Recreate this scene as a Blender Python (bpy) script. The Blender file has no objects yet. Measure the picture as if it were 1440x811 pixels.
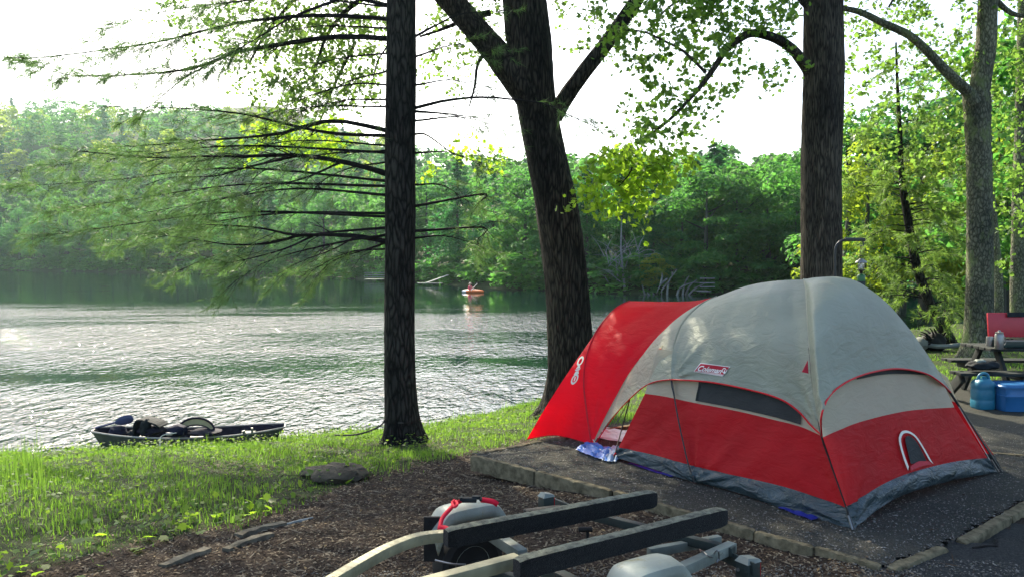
import bpy, bmesh, math, random
import numpy as np
from mathutils import Vector, Matrix
from mathutils.bvhtree import BVHTree

random.seed(7); rng = np.random.default_rng(7)
scene = bpy.context.scene
COL = scene.collection
R = math.radians

# ------------------------------------------------------------------ camera, light, exposure
F_PX, CH = 1100.0, 2.0
PITCH = math.atan((405.5 - 366.0) / F_PX)
cam_d = bpy.data.cameras.new('camera'); cam = bpy.data.objects.new('camera', cam_d); COL.objects.link(cam)
cam.location = (0, 0, CH); cam.rotation_euler = (math.pi / 2 - PITCH, 0, 0)
cam_d.sensor_width = 36; cam_d.lens = F_PX / 1440 * 36; cam_d.clip_start = 0.05; cam_d.clip_end = 5000
scene.camera = cam

SUN_EL, SUN_AZ = R(41), R(-20)          # azimuth measured from +Y, negative = to the left
world = bpy.data.worlds.new('World'); scene.world = world; world.use_nodes = True
wn = world.node_tree; wn.nodes.clear()
wo = wn.nodes.new('ShaderNodeOutputWorld'); bg = wn.nodes.new('ShaderNodeBackground'); sk = wn.nodes.new('ShaderNodeTexSky')
sk.sky_type = 'NISHITA'; sk.sun_disc = False; sk.sun_elevation = SUN_EL; sk.sun_rotation = SUN_AZ
sk.air_density = 1.0; sk.dust_density = 3.2; sk.ozone_density = 1.0; sk.altitude = 100
bg.inputs[1].default_value = 0.15
wn.links.new(sk.outputs[0], bg.inputs[0]); wn.links.new(bg.outputs[0], wo.inputs[0])
sd = bpy.data.lights.new('sun', 'SUN'); sd.energy = 4.2; sd.angle = R(0.55); sd.color = (1.0, 0.90, 0.70)
sun = bpy.data.objects.new('sun', sd); COL.objects.link(sun)
sdir = Vector((math.sin(SUN_AZ) * math.cos(SUN_EL), math.cos(SUN_AZ) * math.cos(SUN_EL), math.sin(SUN_EL)))
sun.rotation_euler = sdir.to_track_quat('Z', 'Y').to_euler(); sun.location = sdir * 60
scene.view_settings.view_transform = 'Standard'; scene.view_settings.look = 'None'
scene.view_settings.gamma = 1; scene.view_settings.exposure = 1.42
scene.cycles.use_denoising = True
scene.cycles.max_bounces = 8; scene.cycles.diffuse_bounces = 3; scene.cycles.glossy_bounces = 3
scene.cycles.transmission_bounces = 4; scene.cycles.volume_bounces = 0; scene.cycles.transparent_max_bounces = 6
scene.cycles.sample_clamp_indirect = 6.0

# ------------------------------------------------------------------ photo geometry helpers
cp, sp_ = math.cos(PITCH), math.sin(PITCH)
def ray(px, py):
    x, y = (px - 720) / F_PX, (405.5 - py) / F_PX
    return Vector((x, cp + y * sp_, -sp_ + y * cp))
def P(px, py, Y):
    d = ray(px, py); t = Y / d.y
    return Vector((d.x * t, Y, CH + d.z * t))
def G(px, py, z=0.0):
    d = ray(px, py); t = (z - CH) / d.z
    return Vector((d.x * t, d.y * t, z))
WATER = -1.2
NS = [(-300, 20), (-60, 13.2), (-20, 12.4), (-8.4, 12.8), (-4.1, 14.0), (-2.4, 14.7), (-1.4, 15.4), (.3, 17.3), (2.7, 22), (8, 28), (13.5, 32), (18.3, 34), (25, 37), (60, 48), (120, 60), (400, 60)]
FS = [(-700, 420), (-300, 300), (-164, 251), (-85, 195), (-50, 160), (-27, 135), (-12, 110), (-1.6, 89), (6, 80), (12.3, 75), (22.5, 75), (31, 71), (40, 70), (48, 72), (70, 80), (120, 100), (400, 180)]
def seg_dist(x, y, poly):
    best = np.full(np.shape(x), 1e9)
    for (ax, ay), (bx, by) in zip(poly[:-1], poly[1:]):
        dx, dy = bx - ax, by - ay; L = dx * dx + dy * dy
        t = np.clip(((x - ax) * dx + (y - ay) * dy) / L, 0, 1)
        best = np.minimum(best, np.hypot(x - ax - t * dx, y - ay - t * dy))
    return best
def wob(x, y, s, seed=0.0):
    return (np.sin(x * s + seed) * np.cos(y * s * 1.13 + seed * 2.1) + .5 * np.sin(x * s * 2.3 + y * s * 1.7 + seed) + .3 * np.sin(y * s * 4.1 - x * s * 3.3 + seed * 3)) / 1.8
def sstep(t):
    t = np.clip(t, 0, 1); return t * t * (3 - 2 * t)
def shore_s(x, y):
    yn = np.interp(x, [a for a, b in NS], [b for a, b in NS])
    return seg_dist(x, y, NS) * np.where(y < yn, 1, -1)
def far_s(x, y):
    yf = np.interp(x, [a for a, b in FS], [b for a, b in FS])
    return seg_dist(x, y, FS) * np.where(y > yf, 1, -1)
def grass_line(x):
    return np.interp(x, [-40, -8, -4, -3.2, -2.6, -1.8, -1.48, -.94, -.18, .23, .82, 3, 7, 14, 40], [3, 3, 4.6, 5.3, 6.0, 7.1, 8.1, 8.6, 9.7, 10.2, 11.2, 12.5, 12.9, 13.5, 14])
def terrain(x, y):
    x = np.asarray(x, float); y = np.asarray(y, float)
    sn = shore_s(x, y) + .22 * wob(x, y, 1.1) * (np.hypot(x, y) < 60)
    zn = np.interp(sn, [-14, -1.5, 0, 1.0, 3, 6, 8.5, 14], [-3.4, -1.6, -1.2, -1.02, -.66, -.27, -.10, -.09])
    w = sstep((x - 1.95 - (y < 0) * 0) / .35) * (y < 5.6) + sstep((x - 6.2) / .8) * (y >= 5.6)
    zn = zn + .035 * sstep((x + .5) / 1.2) * (sn > 7) * (y < 8.5)
    zn = np.where(sn > 6, zn + (-.02 - zn) * np.clip(w, 0, 1), zn)
    g = np.clip((y - grass_line(x)) / 1.0, 0, 1)
    zn = zn + .025 * wob(x, y, 2.6, 1.0) * g * (sn > 0)
    sf = far_s(x, y)
    left = sstep((-x + 10) / 130.0)
    hill = np.interp(sf, [-14, 0, 2, 12, 60, 130, 230, 600], [-3.4, -1.2, -.3, 1.4, 11, 21, 24, 24]) + left * np.interp(sf, [0, 20, 60, 110, 200, 600], [0, 9, 34, 52, 56, 56])
    hill = hill + (sf > 4) * 1.2 * wob(x, y, .05, 2.0)
    zf = np.where(sf > -14, hill, -3.4)
    return np.where(sn > -14, np.maximum(zn, -3.4 + 0 * zn), zf) if np.ndim(x) == 0 else np.where((sn > -14) & (sf < 0), zn, np.where(sf > -14, hill, -3.4))
def tz(x, y): return float(terrain(np.array([x]), np.array([y]))[0])
def TG(px, py):
    z = -.1
    for _ in range(25): g = G(px, py, z); z = .5 * z + .5 * tz(g.x, g.y)
    return Vector((g.x, g.y, z))

# ------------------------------------------------------------------ object helpers
def tag(o, label=None, cat=None, group=None, kind=None):
    if label: o['label'] = label
    if cat: o['category'] = cat
    if group: o['group'] = group
    if kind: o['kind'] = kind
    return o
def thing(name, label, cat, loc=(0, 0, 0), group=None):
    o = bpy.data.objects.new(name, None); COL.objects.link(o); o.location = loc; o.empty_display_size = .1
    return tag(o, label, cat, group)
def link(name, me, mat=None, parent=None, smooth=False):
    o = bpy.data.objects.new(name, me); COL.objects.link(o)
    if mat is not None and not me.materials:
        for m in (mat if isinstance(mat, (list, tuple)) else [mat]): me.materials.append(m)
    if smooth:
        me.polygons.foreach_set('use_smooth', [True] * len(me.polygons)); me.update()
    if parent is not None:
        o.parent = parent; o.matrix_parent_inverse = Matrix.Translation(-parent.location) if parent.parent is None else Matrix.Identity(4)
        if parent.parent is not None: o.matrix_parent_inverse = parent_world_inv(parent)
    return o
def world_m(o):
    m = Matrix.LocRotScale(o.location, o.rotation_euler, o.scale)
    if o.parent is not None: m = world_m(o.parent) @ o.matrix_parent_inverse @ m
    return m
def parent_world_inv(p): return world_m(p).inverted()
def fast_mesh(name, V, F):
    V = np.asarray(V, np.float32); F = np.asarray(F, np.int32)
    me = bpy.data.meshes.new(name); me.vertices.add(len(V)); me.vertices.foreach_set('co', V.ravel())
    n, k = F.shape; me.loops.add(n * k); me.loops.foreach_set('vertex_index', F.ravel())
    me.polygons.add(n); me.polygons.foreach_set('loop_start', np.arange(0, n * k, k, dtype=np.int32))
    try: me.polygons.foreach_set('loop_total', np.full(n, k, np.int32))
    except Exception: pass
    me.update(calc_edges=True); return me
class MB:
    """collects shapes in world space and links them as one mesh object"""
    def __init__(s): s.v = []; s.f = []
    def add(s, V, Fc):
        b = len(s.v); s.v += [tuple(p) for p in V]; s.f += [tuple(i + b for i in f) for f in Fc]; return s
    def box(s, c, size, M=None, bevel=0.0):
        bm = bmesh.new(); bmesh.ops.create_cube(bm, size=1)
        for v in bm.verts: v.co = Vector((v.co.x * size[0], v.co.y * size[1], v.co.z * size[2]))
        if bevel: bmesh.ops.bevel(bm, geom=bm.edges[:], offset=bevel, segments=2, affect='EDGES', profile=.6)
        M = M or Matrix.Identity(3)
        bm.verts.index_update()
        s.add([Vector(c) + M @ v.co for v in bm.verts], [[v.index for v in f.verts] for f in bm.faces]); bm.free(); return s
    def beam(s, a, b, w, h, bevel=.004, up=Vector((0, 0, 1))):
        a, b = Vector(a), Vector(b); d = (b - a); L = d.length; d.normalize()
        side = d.cross(up).normalized(); u = side.cross(d)
        return s.box((a + b) / 2, (L, w, h), Matrix((d, side, u)).transposed(), bevel)
    def tube(s, pts, rad, n=8, cap=True, noise=0.0):
        V, Fc = tube(pts, rad, n, noise); s.add(V, Fc)
        if cap:
            b = len(s.v) - len(V); s.f.append(tuple(b + i for i in range(n))[::-1]); s.f.append(tuple(len(s.v) - n + i for i in range(n)))
        return s
    def lathe(s, c, prof, n=20, M=None):
        M = M or Matrix.Identity(3); c = Vector(c); V = []; Fc = []
        for r, z in prof:
            for k in range(n):
                a = 2 * math.pi * k / n; V.append(c + M @ Vector((r * math.cos(a), r * math.sin(a), z)))
        for i in range(len(prof) - 1):
            for k in range(n): Fc.append((i * n + k, i * n + (k + 1) % n, (i + 1) * n + (k + 1) % n, (i + 1) * n + k))
        Fc.append(tuple(range(n))[::-1]); Fc.append(tuple(range(len(V) - n, len(V))))
        return s.add(V, Fc)
    def build(s, name, mat, parent=None, smooth=False, label=None):
        me = bpy.data.meshes.new(name); me.from_pydata(s.v, [], s.f); me.update()
        if smooth:
            me.polygons.foreach_set('use_smooth', [True] * len(me.polygons))
            try: me.set_sharp_from_angle(angle=R(40))
            except Exception: pass
        o = link(name, me, mat, parent)
        if label: o['label'] = label
        return o
def catmull(pts, n):
    pts = [Vector(p) for p in pts]
    if len(pts) == 2: return [pts[0].lerp(pts[1], i / (n - 1)) for i in range(n)]
    ext = [pts[0] * 2 - pts[1]] + pts + [pts[-1] * 2 - pts[-2]]
    L = [0]
    for a, b in zip(pts[:-1], pts[1:]): L.append(L[-1] + (b - a).length + 1e-6)
    out = []
    for i in range(n):
        d = L[-1] * i / (n - 1); k = 0
        while k < len(L) - 2 and d > L[k + 1]: k += 1
        t = (d - L[k]) / (L[k + 1] - L[k]); a, b, c, e = ext[k:k + 4]
        out.append(.5 * ((2 * b) + (c - a) * t + (2 * a - 5 * b + 4 * c - e) * t * t + (3 * b - a - 3 * c + e) * t ** 3))
    return out
def tube(pts, rad, n=8, noise=0.0):
    pts = [Vector(p) for p in pts]; m = len(pts)
    if not isinstance(rad, (list, tuple, np.ndarray)): rad = [rad] * m
    V = []; Fc = []; prev = None
    for i, p in enumerate(pts):
        d = (pts[min(i + 1, m - 1)] - pts[max(i - 1, 0)])
        d = d.normalized() if d.length > 1e-9 else Vector((0, 0, 1))
        if prev is None: prev = d.orthogonal()
        x = (prev - d * prev.dot(d)).normalized(); y = d.cross(x); prev = x
        for k in range(n):
            a = 2 * math.pi * k / n
            r = rad[i] * (1 + (noise * math.sin(a * 3 + i * .7) * .5 + noise * random.uniform(-.6, .6) if noise else 0))
            V.append(p + (x * math.cos(a) + y * math.sin(a)) * r)
    for i in range(m - 1):
        for k in range(n): Fc.append((i * n + k, i * n + (k + 1) % n, (i + 1) * n + (k + 1) % n, (i + 1) * n + k))
    return V, Fc
def interp_list(vals, n):
    return list(np.interp(np.linspace(0, 1, n), np.linspace(0, 1, len(vals)), vals))

# ------------------------------------------------------------------ materials
class NT:
    def __init__(s, name):
        s.m = bpy.data.materials.new(name); s.m.use_nodes = True; s.t = s.m.node_tree; s.t.nodes.clear(); s.out = s.n('OutputMaterial')
    def n(s, typ, **kw):
        nd = s.t.nodes.new('ShaderNode' + typ)
        for k, v in kw.items():
            if k in nd.inputs.keys(): s.set(nd.inputs[k], v)
            else: setattr(nd, k, v)
        return nd
    def set(s, sock, v):
        if isinstance(v, bpy.types.NodeSocket): s.t.links.new(v, sock)
        elif isinstance(v, tuple) and len(v) == 3 and sock.type == 'RGBA': sock.default_value = (*v, 1)
        else: sock.default_value = v
    def coord(s, sc=(1, 1, 1)):
        tc = s.n('TexCoord'); mp = s.n('Mapping'); mp.inputs['Scale'].default_value = sc; s.t.links.new(tc.outputs['Object'], mp.inputs['Vector']); return mp.outputs[0]
    def noise(s, scale, detail=4, sc=(1, 1, 1), rough=.55, dist=0.0):
        return s.n('TexNoise', Vector=s.coord(sc), Scale=scale, Detail=detail, Roughness=rough, Distortion=dist).outputs['Fac']
    def voro(s, scale, sc=(1, 1, 1), feature='F1', out='Distance'):
        v = s.n('TexVoronoi', feature=feature); s.set(v.inputs['Vector'], s.coord(sc)); v.inputs['Scale'].default_value = scale; return v.outputs[out]
    def ramp(s, fac, stops, interp='LINEAR'):
        r = s.n('ValToRGB', Fac=fac); cr = r.color_ramp; cr.interpolation = interp
        while len(cr.elements) < len(stops): cr.elements.new(.5)
        for e, (p, c) in zip(cr.elements, stops): e.position = p; e.color = (*c, 1) if len(c) == 3 else c
        return r.outputs[0]
    def mix(s, f, a, b, mode='MIX'):
        m = s.n('Mix', data_type='RGBA', blend_type=mode)
        s.set(m.inputs[0], f); s.set(m.inputs[6], a); s.set(m.inputs[7], b); return m.outputs[2]
    def math(s, op, a, b=0.0, clamp=False):
        m = s.n('Math', operation=op, use_clamp=clamp); s.set(m.inputs[0], a); s.set(m.inputs[1], b); return m.outputs[0]
    def bump(s, h, strength=.5, dist=.02, normal=None):
        b = s.n('Bump', Strength=strength, Distance=dist, Height=h)
        if normal is not None: s.set(b.inputs['Normal'], normal)
        return b.outputs[0]
    def pbsdf(s, col, rough=.7, spec=.3, normal=None, **kw):
        b = s.n('BsdfPrincipled'); s.set(b.inputs['Base Color'], col); s.set(b.inputs['Roughness'], rough); s.set(b.inputs['Specular IOR Level'], spec)
        if normal is not None: s.set(b.inputs['Normal'], normal)
        for k, v in kw.items(): s.set(b.inputs[k], v)
        return b.outputs[0]
    def done(s, sh, disp=None): s.t.links.new(sh, s.out.inputs['Surface']); return s.m
def vary(c, f): return tuple(min(1, x * f) for x in c)

def m_plain(name, c, rough=.6, spec=.4, var=.35, scale=6, bump=.2, bd=.003, metal=0.0, bs=60):
    t = NT(name); n = t.noise(scale, 5)
    col = t.ramp(n, [(.25, vary(c, 1 - var)), (.75, vary(c, 1 + var))])
    return t.done(t.pbsdf(col, rough, spec, t.bump(t.noise(bs, 4), bump, bd), Metallic=metal))
def m_fabric(name, c, trans=.35, rough=.55, var=.12, wr=.5, sheen=.25, tcol=None):
    t = NT(name)
    n = t.noise(3, 4); col = t.ramp(n, [(.3, vary(c, 1 - var)), (.7, vary(c, 1 + var))])
    h = t.math('ADD', t.math('MULTIPLY', t.noise(5, 5, (1, 1, 2.2), .6, .8), 1.0), t.math('MULTIPLY', t.noise(260, 2), .012))
    nb = t.bump(h, wr, .045)
    b = t.pbsdf(col, rough, sheen, nb)
    tr = t.n('BsdfTranslucent'); t.set(tr.inputs['Color'], tcol or vary(c, 1.15)); t.set(tr.inputs['Normal'], nb)
    mx = t.n('MixShader'); mx.inputs[0].default_value = trans
    t.t.links.new(b, mx.inputs[1]); t.t.links.new(tr.outputs[0], mx.inputs[2])
    return t.done(mx.outputs[0])
def m_leaf(name, cols, tcol, trans=.45, rough=.45, spec=.35, obj_var=.0):
    t = NT(name); g = t.n('NewGeometry')
    col = t.ramp(g.outputs['Random Per Island'], [(i / (len(cols) - 1), c) for i, c in enumerate(cols)])
    if obj_var:
        oi = t.n('ObjectInfo'); hs = t.n('HueSaturation'); t.set(hs.inputs['Color'], col)
        t.set(hs.inputs['Hue'], t.math('ADD', t.math('MULTIPLY', oi.outputs['Random'], obj_var * .25), .5 - obj_var * .125))
        t.set(hs.inputs['Value'], t.math('ADD', t.math('MULTIPLY', oi.outputs['Random'], obj_var * 1.6), 1 - obj_var * .7)); col = hs.outputs[0]
    b = t.pbsdf(col, rough, spec)
    tr = t.n('BsdfTranslucent'); t.set(tr.inputs['Color'], t.mix(.65, col, tcol))
    mx = t.n('MixShader'); mx.inputs[0].default_value = trans
    t.t.links.new(b, mx.inputs[1]); t.t.links.new(tr.outputs[0], mx.inputs[2])
    return t.done(mx.outputs[0])
def m_bark(name, c1, c2, scale=14, stretch=.22, depth=.03, moss=None):
    t = NT(name)
    cvec = t.coord((1, 1, stretch)); wv = t.n('TexNoise', Vector=cvec, Scale=scale * .45, Detail=3)
    va = t.n('VectorMath', operation='MULTIPLY_ADD'); t.set(va.inputs[0], wv.outputs['Color']); va.inputs[1].default_value = (.09, .09, .09); t.set(va.inputs[2], cvec)
    vr_ = t.n('TexVoronoi', feature='DISTANCE_TO_EDGE', Scale=scale); t.set(vr_.inputs['Vector'], va.outputs[0]); rid = vr_.outputs['Distance']
    nz = t.noise(scale * 1.6, 8, (1, 1, stretch * .8), .7, .6)
    h = t.math('ADD', t.math('MULTIPLY', t.math('MINIMUM', rid, .3), 2.0), t.math('MULTIPLY', nz, .9))
    col = t.ramp(h, [(.45, c1), (1.0, c2)])
    tone = t.ramp(t.noise(1.3, 5, (1, 1, .5), .6), [(.35, (.55, .55, .55)), (.65, (1.6, 1.5, 1.35))]); col = t.mix(1.0, col, tone, 'MULTIPLY')
    if moss:
        mm = t.ramp(t.noise(3.5, 6, (1, 1, .6), .7), [(.52, (0, 0, 0)), (.66, (1, 1, 1))])
        col = t.mix(mm, col, moss)
    return t.done(t.pbsdf(col, .9, .15, t.bump(h, 1.0, depth)))

M = {}
M['sage'] = m_fabric('sage_nylon', (.385, .41, .32), .32, .5, .10, .5)
M['sage_pale'] = m_fabric('pale_sage_nylon', (.50, .50, .38), .38, .5, .08, .8)
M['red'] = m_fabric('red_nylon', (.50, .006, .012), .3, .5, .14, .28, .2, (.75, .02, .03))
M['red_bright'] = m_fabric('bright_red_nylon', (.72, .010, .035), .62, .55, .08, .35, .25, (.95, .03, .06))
M['beige'] = m_fabric('beige_nylon', (.56, .50, .36), .35, .6, .05, .3)
M['slate'] = m_fabric('slate_tarp', (.030, .052, .060), .03, .32, .2, 1.0, .5)
M['net'] = m_fabric('dark_netting', (.035, .037, .036), .12, .7, .2, .3)
M['tarp_blue'] = m_fabric('blue_tarp', (.05, .20, .62), .2, .35, .25, 1.0, .5)
M['tarp_royal'] = m_plain('royal_blue_tarp', (.012, .02, .22), .45, .4, .3, 9)
M['tarp_silver'] = m_fabric('silver_tarp', (.25, .36, .52), .1, .35, .15, 1.0, .5)
M['piping'] = m_plain('red_piping', (.62, .01, .02), .5, .3, .1, 20)
M['cream'] = m_plain('cream_print', (.78, .74, .62), .6, .3, .08, 20, .05)
M['white'] = m_plain('white_print', (.82, .80, .76), .5, .3, .05, 20, .05)
M['label_red'] = m_plain('label_red', (.45, .008, .03), .5, .3, .1, 20, .05)
M['pole'] = m_plain('dark_pole', (.02, .022, .022), .35, .5, .2, 30)
M['steel'] = m_plain('galvanised_steel', (.22, .25, .22), .5, .5, .35, 9, .25, .002, .3)
M['steel_dark'] = m_plain('dark_green_steel', (.035, .05, .045), .5, .5, .4, 12, .2, .002, .2)
M['tongue'] = m_plain('weathered_khaki_paint', (.30, .28, .17), .5, .45, .35, 7, .25, .002)
M['fender'] = m_plain('grey_plastic_fender', (.27, .30, .25), .5, .4, .3, 5, .15, .002)
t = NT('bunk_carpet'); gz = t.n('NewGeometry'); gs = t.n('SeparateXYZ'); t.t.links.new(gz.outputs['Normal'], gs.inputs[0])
top_lit = t.math('MULTIPLY', t.math('GREATER_THAN', gs.outputs[2], .5), t.ramp(t.noise(22, 6, (1, 1, 1), .7), [(.35, (.15, .15, .15)), (.6, (1, 1, 1))]))  # upward faces paler: light on the bunk tops put into the colour
M['carpet'] = t.done(t.pbsdf(t.mix(top_lit, t.ramp(t.noise(90, 6), [(.3, (.003, .003, .003)), (.62, (.012, .012, .010)), (.85, (.05, .05, .04))]), (.17, .18, .13)), .95, .1, t.bump(t.noise(240, 3), 1.0, .008), **{'Sheen Weight': .12, 'Sheen Roughness': .5}))
M['rubber'] = m_plain('black_rubber', (.012, .012, .012), .7, .3, .3, 15)
M['strap'] = m_plain('red_webbing', (.60, .01, .035), .7, .2, .15, 40, .6, .001, 0, 300)
M['red_lens'] = m_plain('red_light_lens', (.35, .005, .01), .25, .6, .1, 20, .05)
M['silver'] = m_plain('brushed_metal', (.25, .25, .24), .35, .6, .15, 30, .1, .001, .8)
M['bin_blue'] = m_plain('blue_plastic_bin', (.02, .13, .32), .4, .45, .1, 8, .08)
M['jug_blue'] = m_plain('teal_plastic_jug', (.02, .16, .25), .42, .45, .12, 8, .08)
M['stove_red'] = m_plain('red_enamel', (.42, .01, .025), .35, .5, .1, 8, .05)
M['stove_dark'] = m_plain('dark_green_enamel', (.02, .045, .04), .35, .5, .2, 10, .05)
M['black'] = m_plain('black_cloth', (.014, .018, .02), .8, .2, .5, 12, .6, .01, 0, 20)
M['navy'] = m_plain('navy_cloth', (.014, .016, .035), .8, .2, .4, 12, .6, .01, 0, 20)
M['purple'] = m_plain('purple_cloth', (.022, .019, .032), .8, .2, .4, 12, .5, .01, 0, 20)
M['tan'] = m_plain('tan_cloth', (.42, .36, .20), .8, .2, .2, 12, .5, .01, 0, 30)
M['paddle_blue'] = m_plain('blue_paddle_plastic', (.02, .03, .10), .4, .5, .2, 9)
M['hull'] = m_plain('olive_grey_hull', (.085, .09, .075), .5, .5, .4, 5, .2, .004)
M['gunwale'] = m_plain('pale_gunwale', (.42, .38, .33), .4, .5, .2, 8)
M['orange'] = m_plain('orange_kayak', (.85, .20, .04), .4, .5, .1, 4)
M['kayak_white'] = m_plain('white_kayak_bow', (.8, .78, .74), .4, .5, .1, 4)
M['pink'] = m_plain('pink_life_jacket', (.75, .08, .14), .7, .3, .15, 8)
M['skin'] = m_plain('skin', (.50, .30, .22), .6, .3, .08, 8)
M['hat'] = m_plain('pale_hat', (.6, .52, .45), .8, .2, .1, 8)
M['gas_green'] = m_plain('green_gas_cylinder', (.02, .13, .03), .35, .5, .1, 8, .03)
tg = NT('lantern_glass'); M['glass'] = tg.done(tg.pbsdf((.9, .92, .9), .08, .5, **{'Transmission Weight': .9}))
M['rope_white'] = m_plain('white_rope', (.6, .58, .5), .8, .2, .2, 30, .5, .002)
M['rope_dark'] = m_plain('dark_rope', (.05, .05, .045), .9, .2, .3, 30, .5, .002)
M['timber'] = m_plain('mossy_timber', (.14, .12, .075), .95, .1, .65, 14, .8, .008, 0, 50)
M['plank'] = m_plain('rotting_plank', (.13, .115, .085), .95, .1, .6, 10, 1.0, .01, 0, 40)
M['table_wood'] = m_plain('dark_table_wood', (.022, .026, .024), .75, .25, .5, 14, .5, .003, 0, 60)
M['rock'] = m_plain('mossy_rock', (.065, .055, .038), .9, .2, .6, 6, 1.0, .03, 0, 14)
M['driftwood'] = m_plain('bleached_driftwood', (.17, .18, .16), .85, .2, .25, 12, .5, .01)
M['deadwood'] = m_plain('grey_deadwood', (.22, .24, .23), .9, .1, .3, 5, .5, .02)
M['rail'] = m_plain('weathered_rail_wood', (.26, .28, .25), .85, .2, .2, 4, .3, .01)
M['bark_dark'] = m_bark('dark_pine_bark', (.008, .008, .007), (.042, .042, .036), 18, .22, .035)
M['bark_oak'] = m_bark('furrowed_oak_bark', (.009, .008, .007), (.062, .056, .044), 20, .16, .05)
M['bark_maple'] = m_bark('striped_maple_bark', (.016, .015, .012), (.085, .078, .062), 34, .10, .022)
M['bark_grey'] = m_bark('mossy_grey_bark', (.05, .055, .04), (.19, .20, .15), 20, .45, .02, (.16, .20, .08))
M['twig'] = m_plain('dark_twig', (.016, .015, .014), .9, .1, .4, 20)
M['far_trunk'] = m_plain('far_trunk_bark', (.07, .07, .06), .95, .1, .4, 2, .5, .05)
M['needle'] = m_leaf('pine_needles', [(.018, .050, .022), (.04, .09, .03), (.08, .14, .04)], (.22, .42, .10), .5)
M['leaf_oak'] = m_leaf('oak_leaves', [(.03, .07, .02), (.05, .10, .03), (.08, .13, .03)], (.34, .58, .08), .6)
M['leaf_maple'] = m_leaf('maple_leaves', [(.03, .08, .025), (.05, .12, .03), (.08, .16, .03)], (.34, .62, .07), .6)
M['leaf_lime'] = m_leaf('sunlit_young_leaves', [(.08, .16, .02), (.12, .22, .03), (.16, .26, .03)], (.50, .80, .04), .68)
M['leaf_soft'] = m_leaf('pale_young_leaves', [(.05, .12, .03), (.08, .16, .035), (.12, .20, .04)], (.34, .60, .08), .55)
M['leaf_far'] = m_leaf('far_broad_leaves', [(.022, .10, .034), (.045, .15, .036), (.085, .19, .035)], (.18, .52, .07), .52, .6, .15, .3)
M['leaf_pine_far'] = m_leaf('far_conifer_needles', [(.014, .075, .034), (.028, .10, .040), (.045, .13, .04)], (.10, .42, .08), .45, .6, .15, .4)
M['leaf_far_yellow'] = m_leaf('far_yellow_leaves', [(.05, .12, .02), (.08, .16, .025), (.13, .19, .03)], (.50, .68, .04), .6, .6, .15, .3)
M['grass'] = m_leaf('grass_blades', [(.03, .09, .018), (.05, .13, .022), (.08, .16, .03), (.13, .18, .05)], (.27, .50, .05), .5, .55, .2)
M['weed'] = m_leaf('weed_leaves', [(.04, .10, .03), (.07, .15, .03), (.12, .19, .03)], (.35, .55, .05), .45, .6, .2)
M['chip'] = m_leaf('mulch_chips', [(.018, .011, .008), (.05, .032, .022), (.085, .062, .040), (.26, .215, .15), (.05, .035, .022), (.03, .02, .014)], (.1, .07, .04), .05, .85, .15)
M['pebble'] = m_leaf('gravel_pebbles', [(.04, .042, .038), (.085, .086, .075), (.13, .125, .11), (.22, .21, .185), (.065, .066, .058), (.09, .075, .055)], (.1, .1, .1), .0, .7, .25)

# ground: colour by zone (vertex attributes), relief by noise
def rusted(name, c, rust, amt=.6, rough=.55, spec=.4, metal=.1, sc=11):
    t = NT(name); col = t.ramp(t.noise(sc * .6, 6), [(.25, vary(c, .6)), (.75, vary(c, 1.35))])
    rm = t.ramp(t.noise(sc, 8, (1, 1, 1), .75), [(amt, (0, 0, 0)), (amt + .1, (1, 1, 1))])
    return t.done(t.pbsdf(t.mix(rm, col, rust), t.math('ADD', t.math('MULTIPLY', rm, .35), rough), spec, t.bump(t.noise(70, 5), .4, .004), Metallic=metal))
M['steel'] = rusted('galvanised_steel_worn', (.19, .215, .185), (.09, .05, .025), .60); M['steel_dark'] = rusted('dark_steel_worn', (.03, .042, .038), (.07, .035, .018), .58)
M['tongue'] = rusted('khaki_paint_worn', (.27, .25, .15), (.12, .085, .04), .60); M['fender'] = rusted('grey_fender_stained', (.30, .325, .27), (.26, .24, .14), .52, .5, .35, 0, 5)
t = NT('ground_soil')
ag = t.n('Attribute', attribute_name='zone'); sx = t.n('SeparateColor'); t.t.links.new(ag.outputs['Color'], sx.inputs[0])
brk = t.math('MULTIPLY', t.math('SUBTRACT', t.noise(2.2, 6), .5), .7)
gm = t.math('ADD', sx.outputs[0], brk, True)
gmask = t.ramp(gm, [(.42, (0, 0, 0)), (.58, (1, 1, 1))])
mul = t.ramp(t.noise(38, 8, (1, 1, 1), .75), [(.3, (.010, .007, .005)), (.5, (.042, .030, .022)), (.66, (.10, .074, .054)), (.8, (.20, .165, .13))])
grv = t.ramp(t.noise(60, 7, (1, 1, 1), .8), [(.3, (.016, .018, .018)), (.55, (.05, .053, .052)), (.78, (.13, .13, .12))])
gmix = t.ramp(t.math('ADD', sx.outputs[1], brk, True), [(.42, (0, 0, 0)), (.6, (1, 1, 1))])
dirt = t.mix(gmix, mul, grv)
grs = t.ramp(t.noise(20, 6), [(.3, (.025, .03, .012)), (.6, (.04, .06, .018)), (.8, (.07, .06, .03))])
t.set(t.out.inputs['Surface'], t.pbsdf(t.mix(gmask, dirt, grs), .92, .15, t.bump(t.noise(45, 9, (1, 1, 1), .8), 1.0, .03)))
M['ground'] = t.m
t = NT('gravel_surface')
v = t.voro(75, (1, 1, 1), 'F1', 'Color')
g1 = t.ramp(t.noise(70, 8, (1, 1, 1), .8), [(.3, (.018, .019, .017)), (.55, (.065, .067, .060)), (.8, (.18, .18, .155))])
big = t.ramp(t.noise(.9, 5), [(.35, (.75, .78, .78)), (.65, (1.25, 1.18, 1.05))])
M['gravel'] = t.done(t.pbsdf(t.mix(1.0, g1, big, 'MULTIPLY'), .9, .18, t.bump(t.math('ADD', t.noise(60, 8, (1, 1, 1), .85), t.math('MULTIPLY', t.voro(90), .6)), 1.0, .02)))

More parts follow.
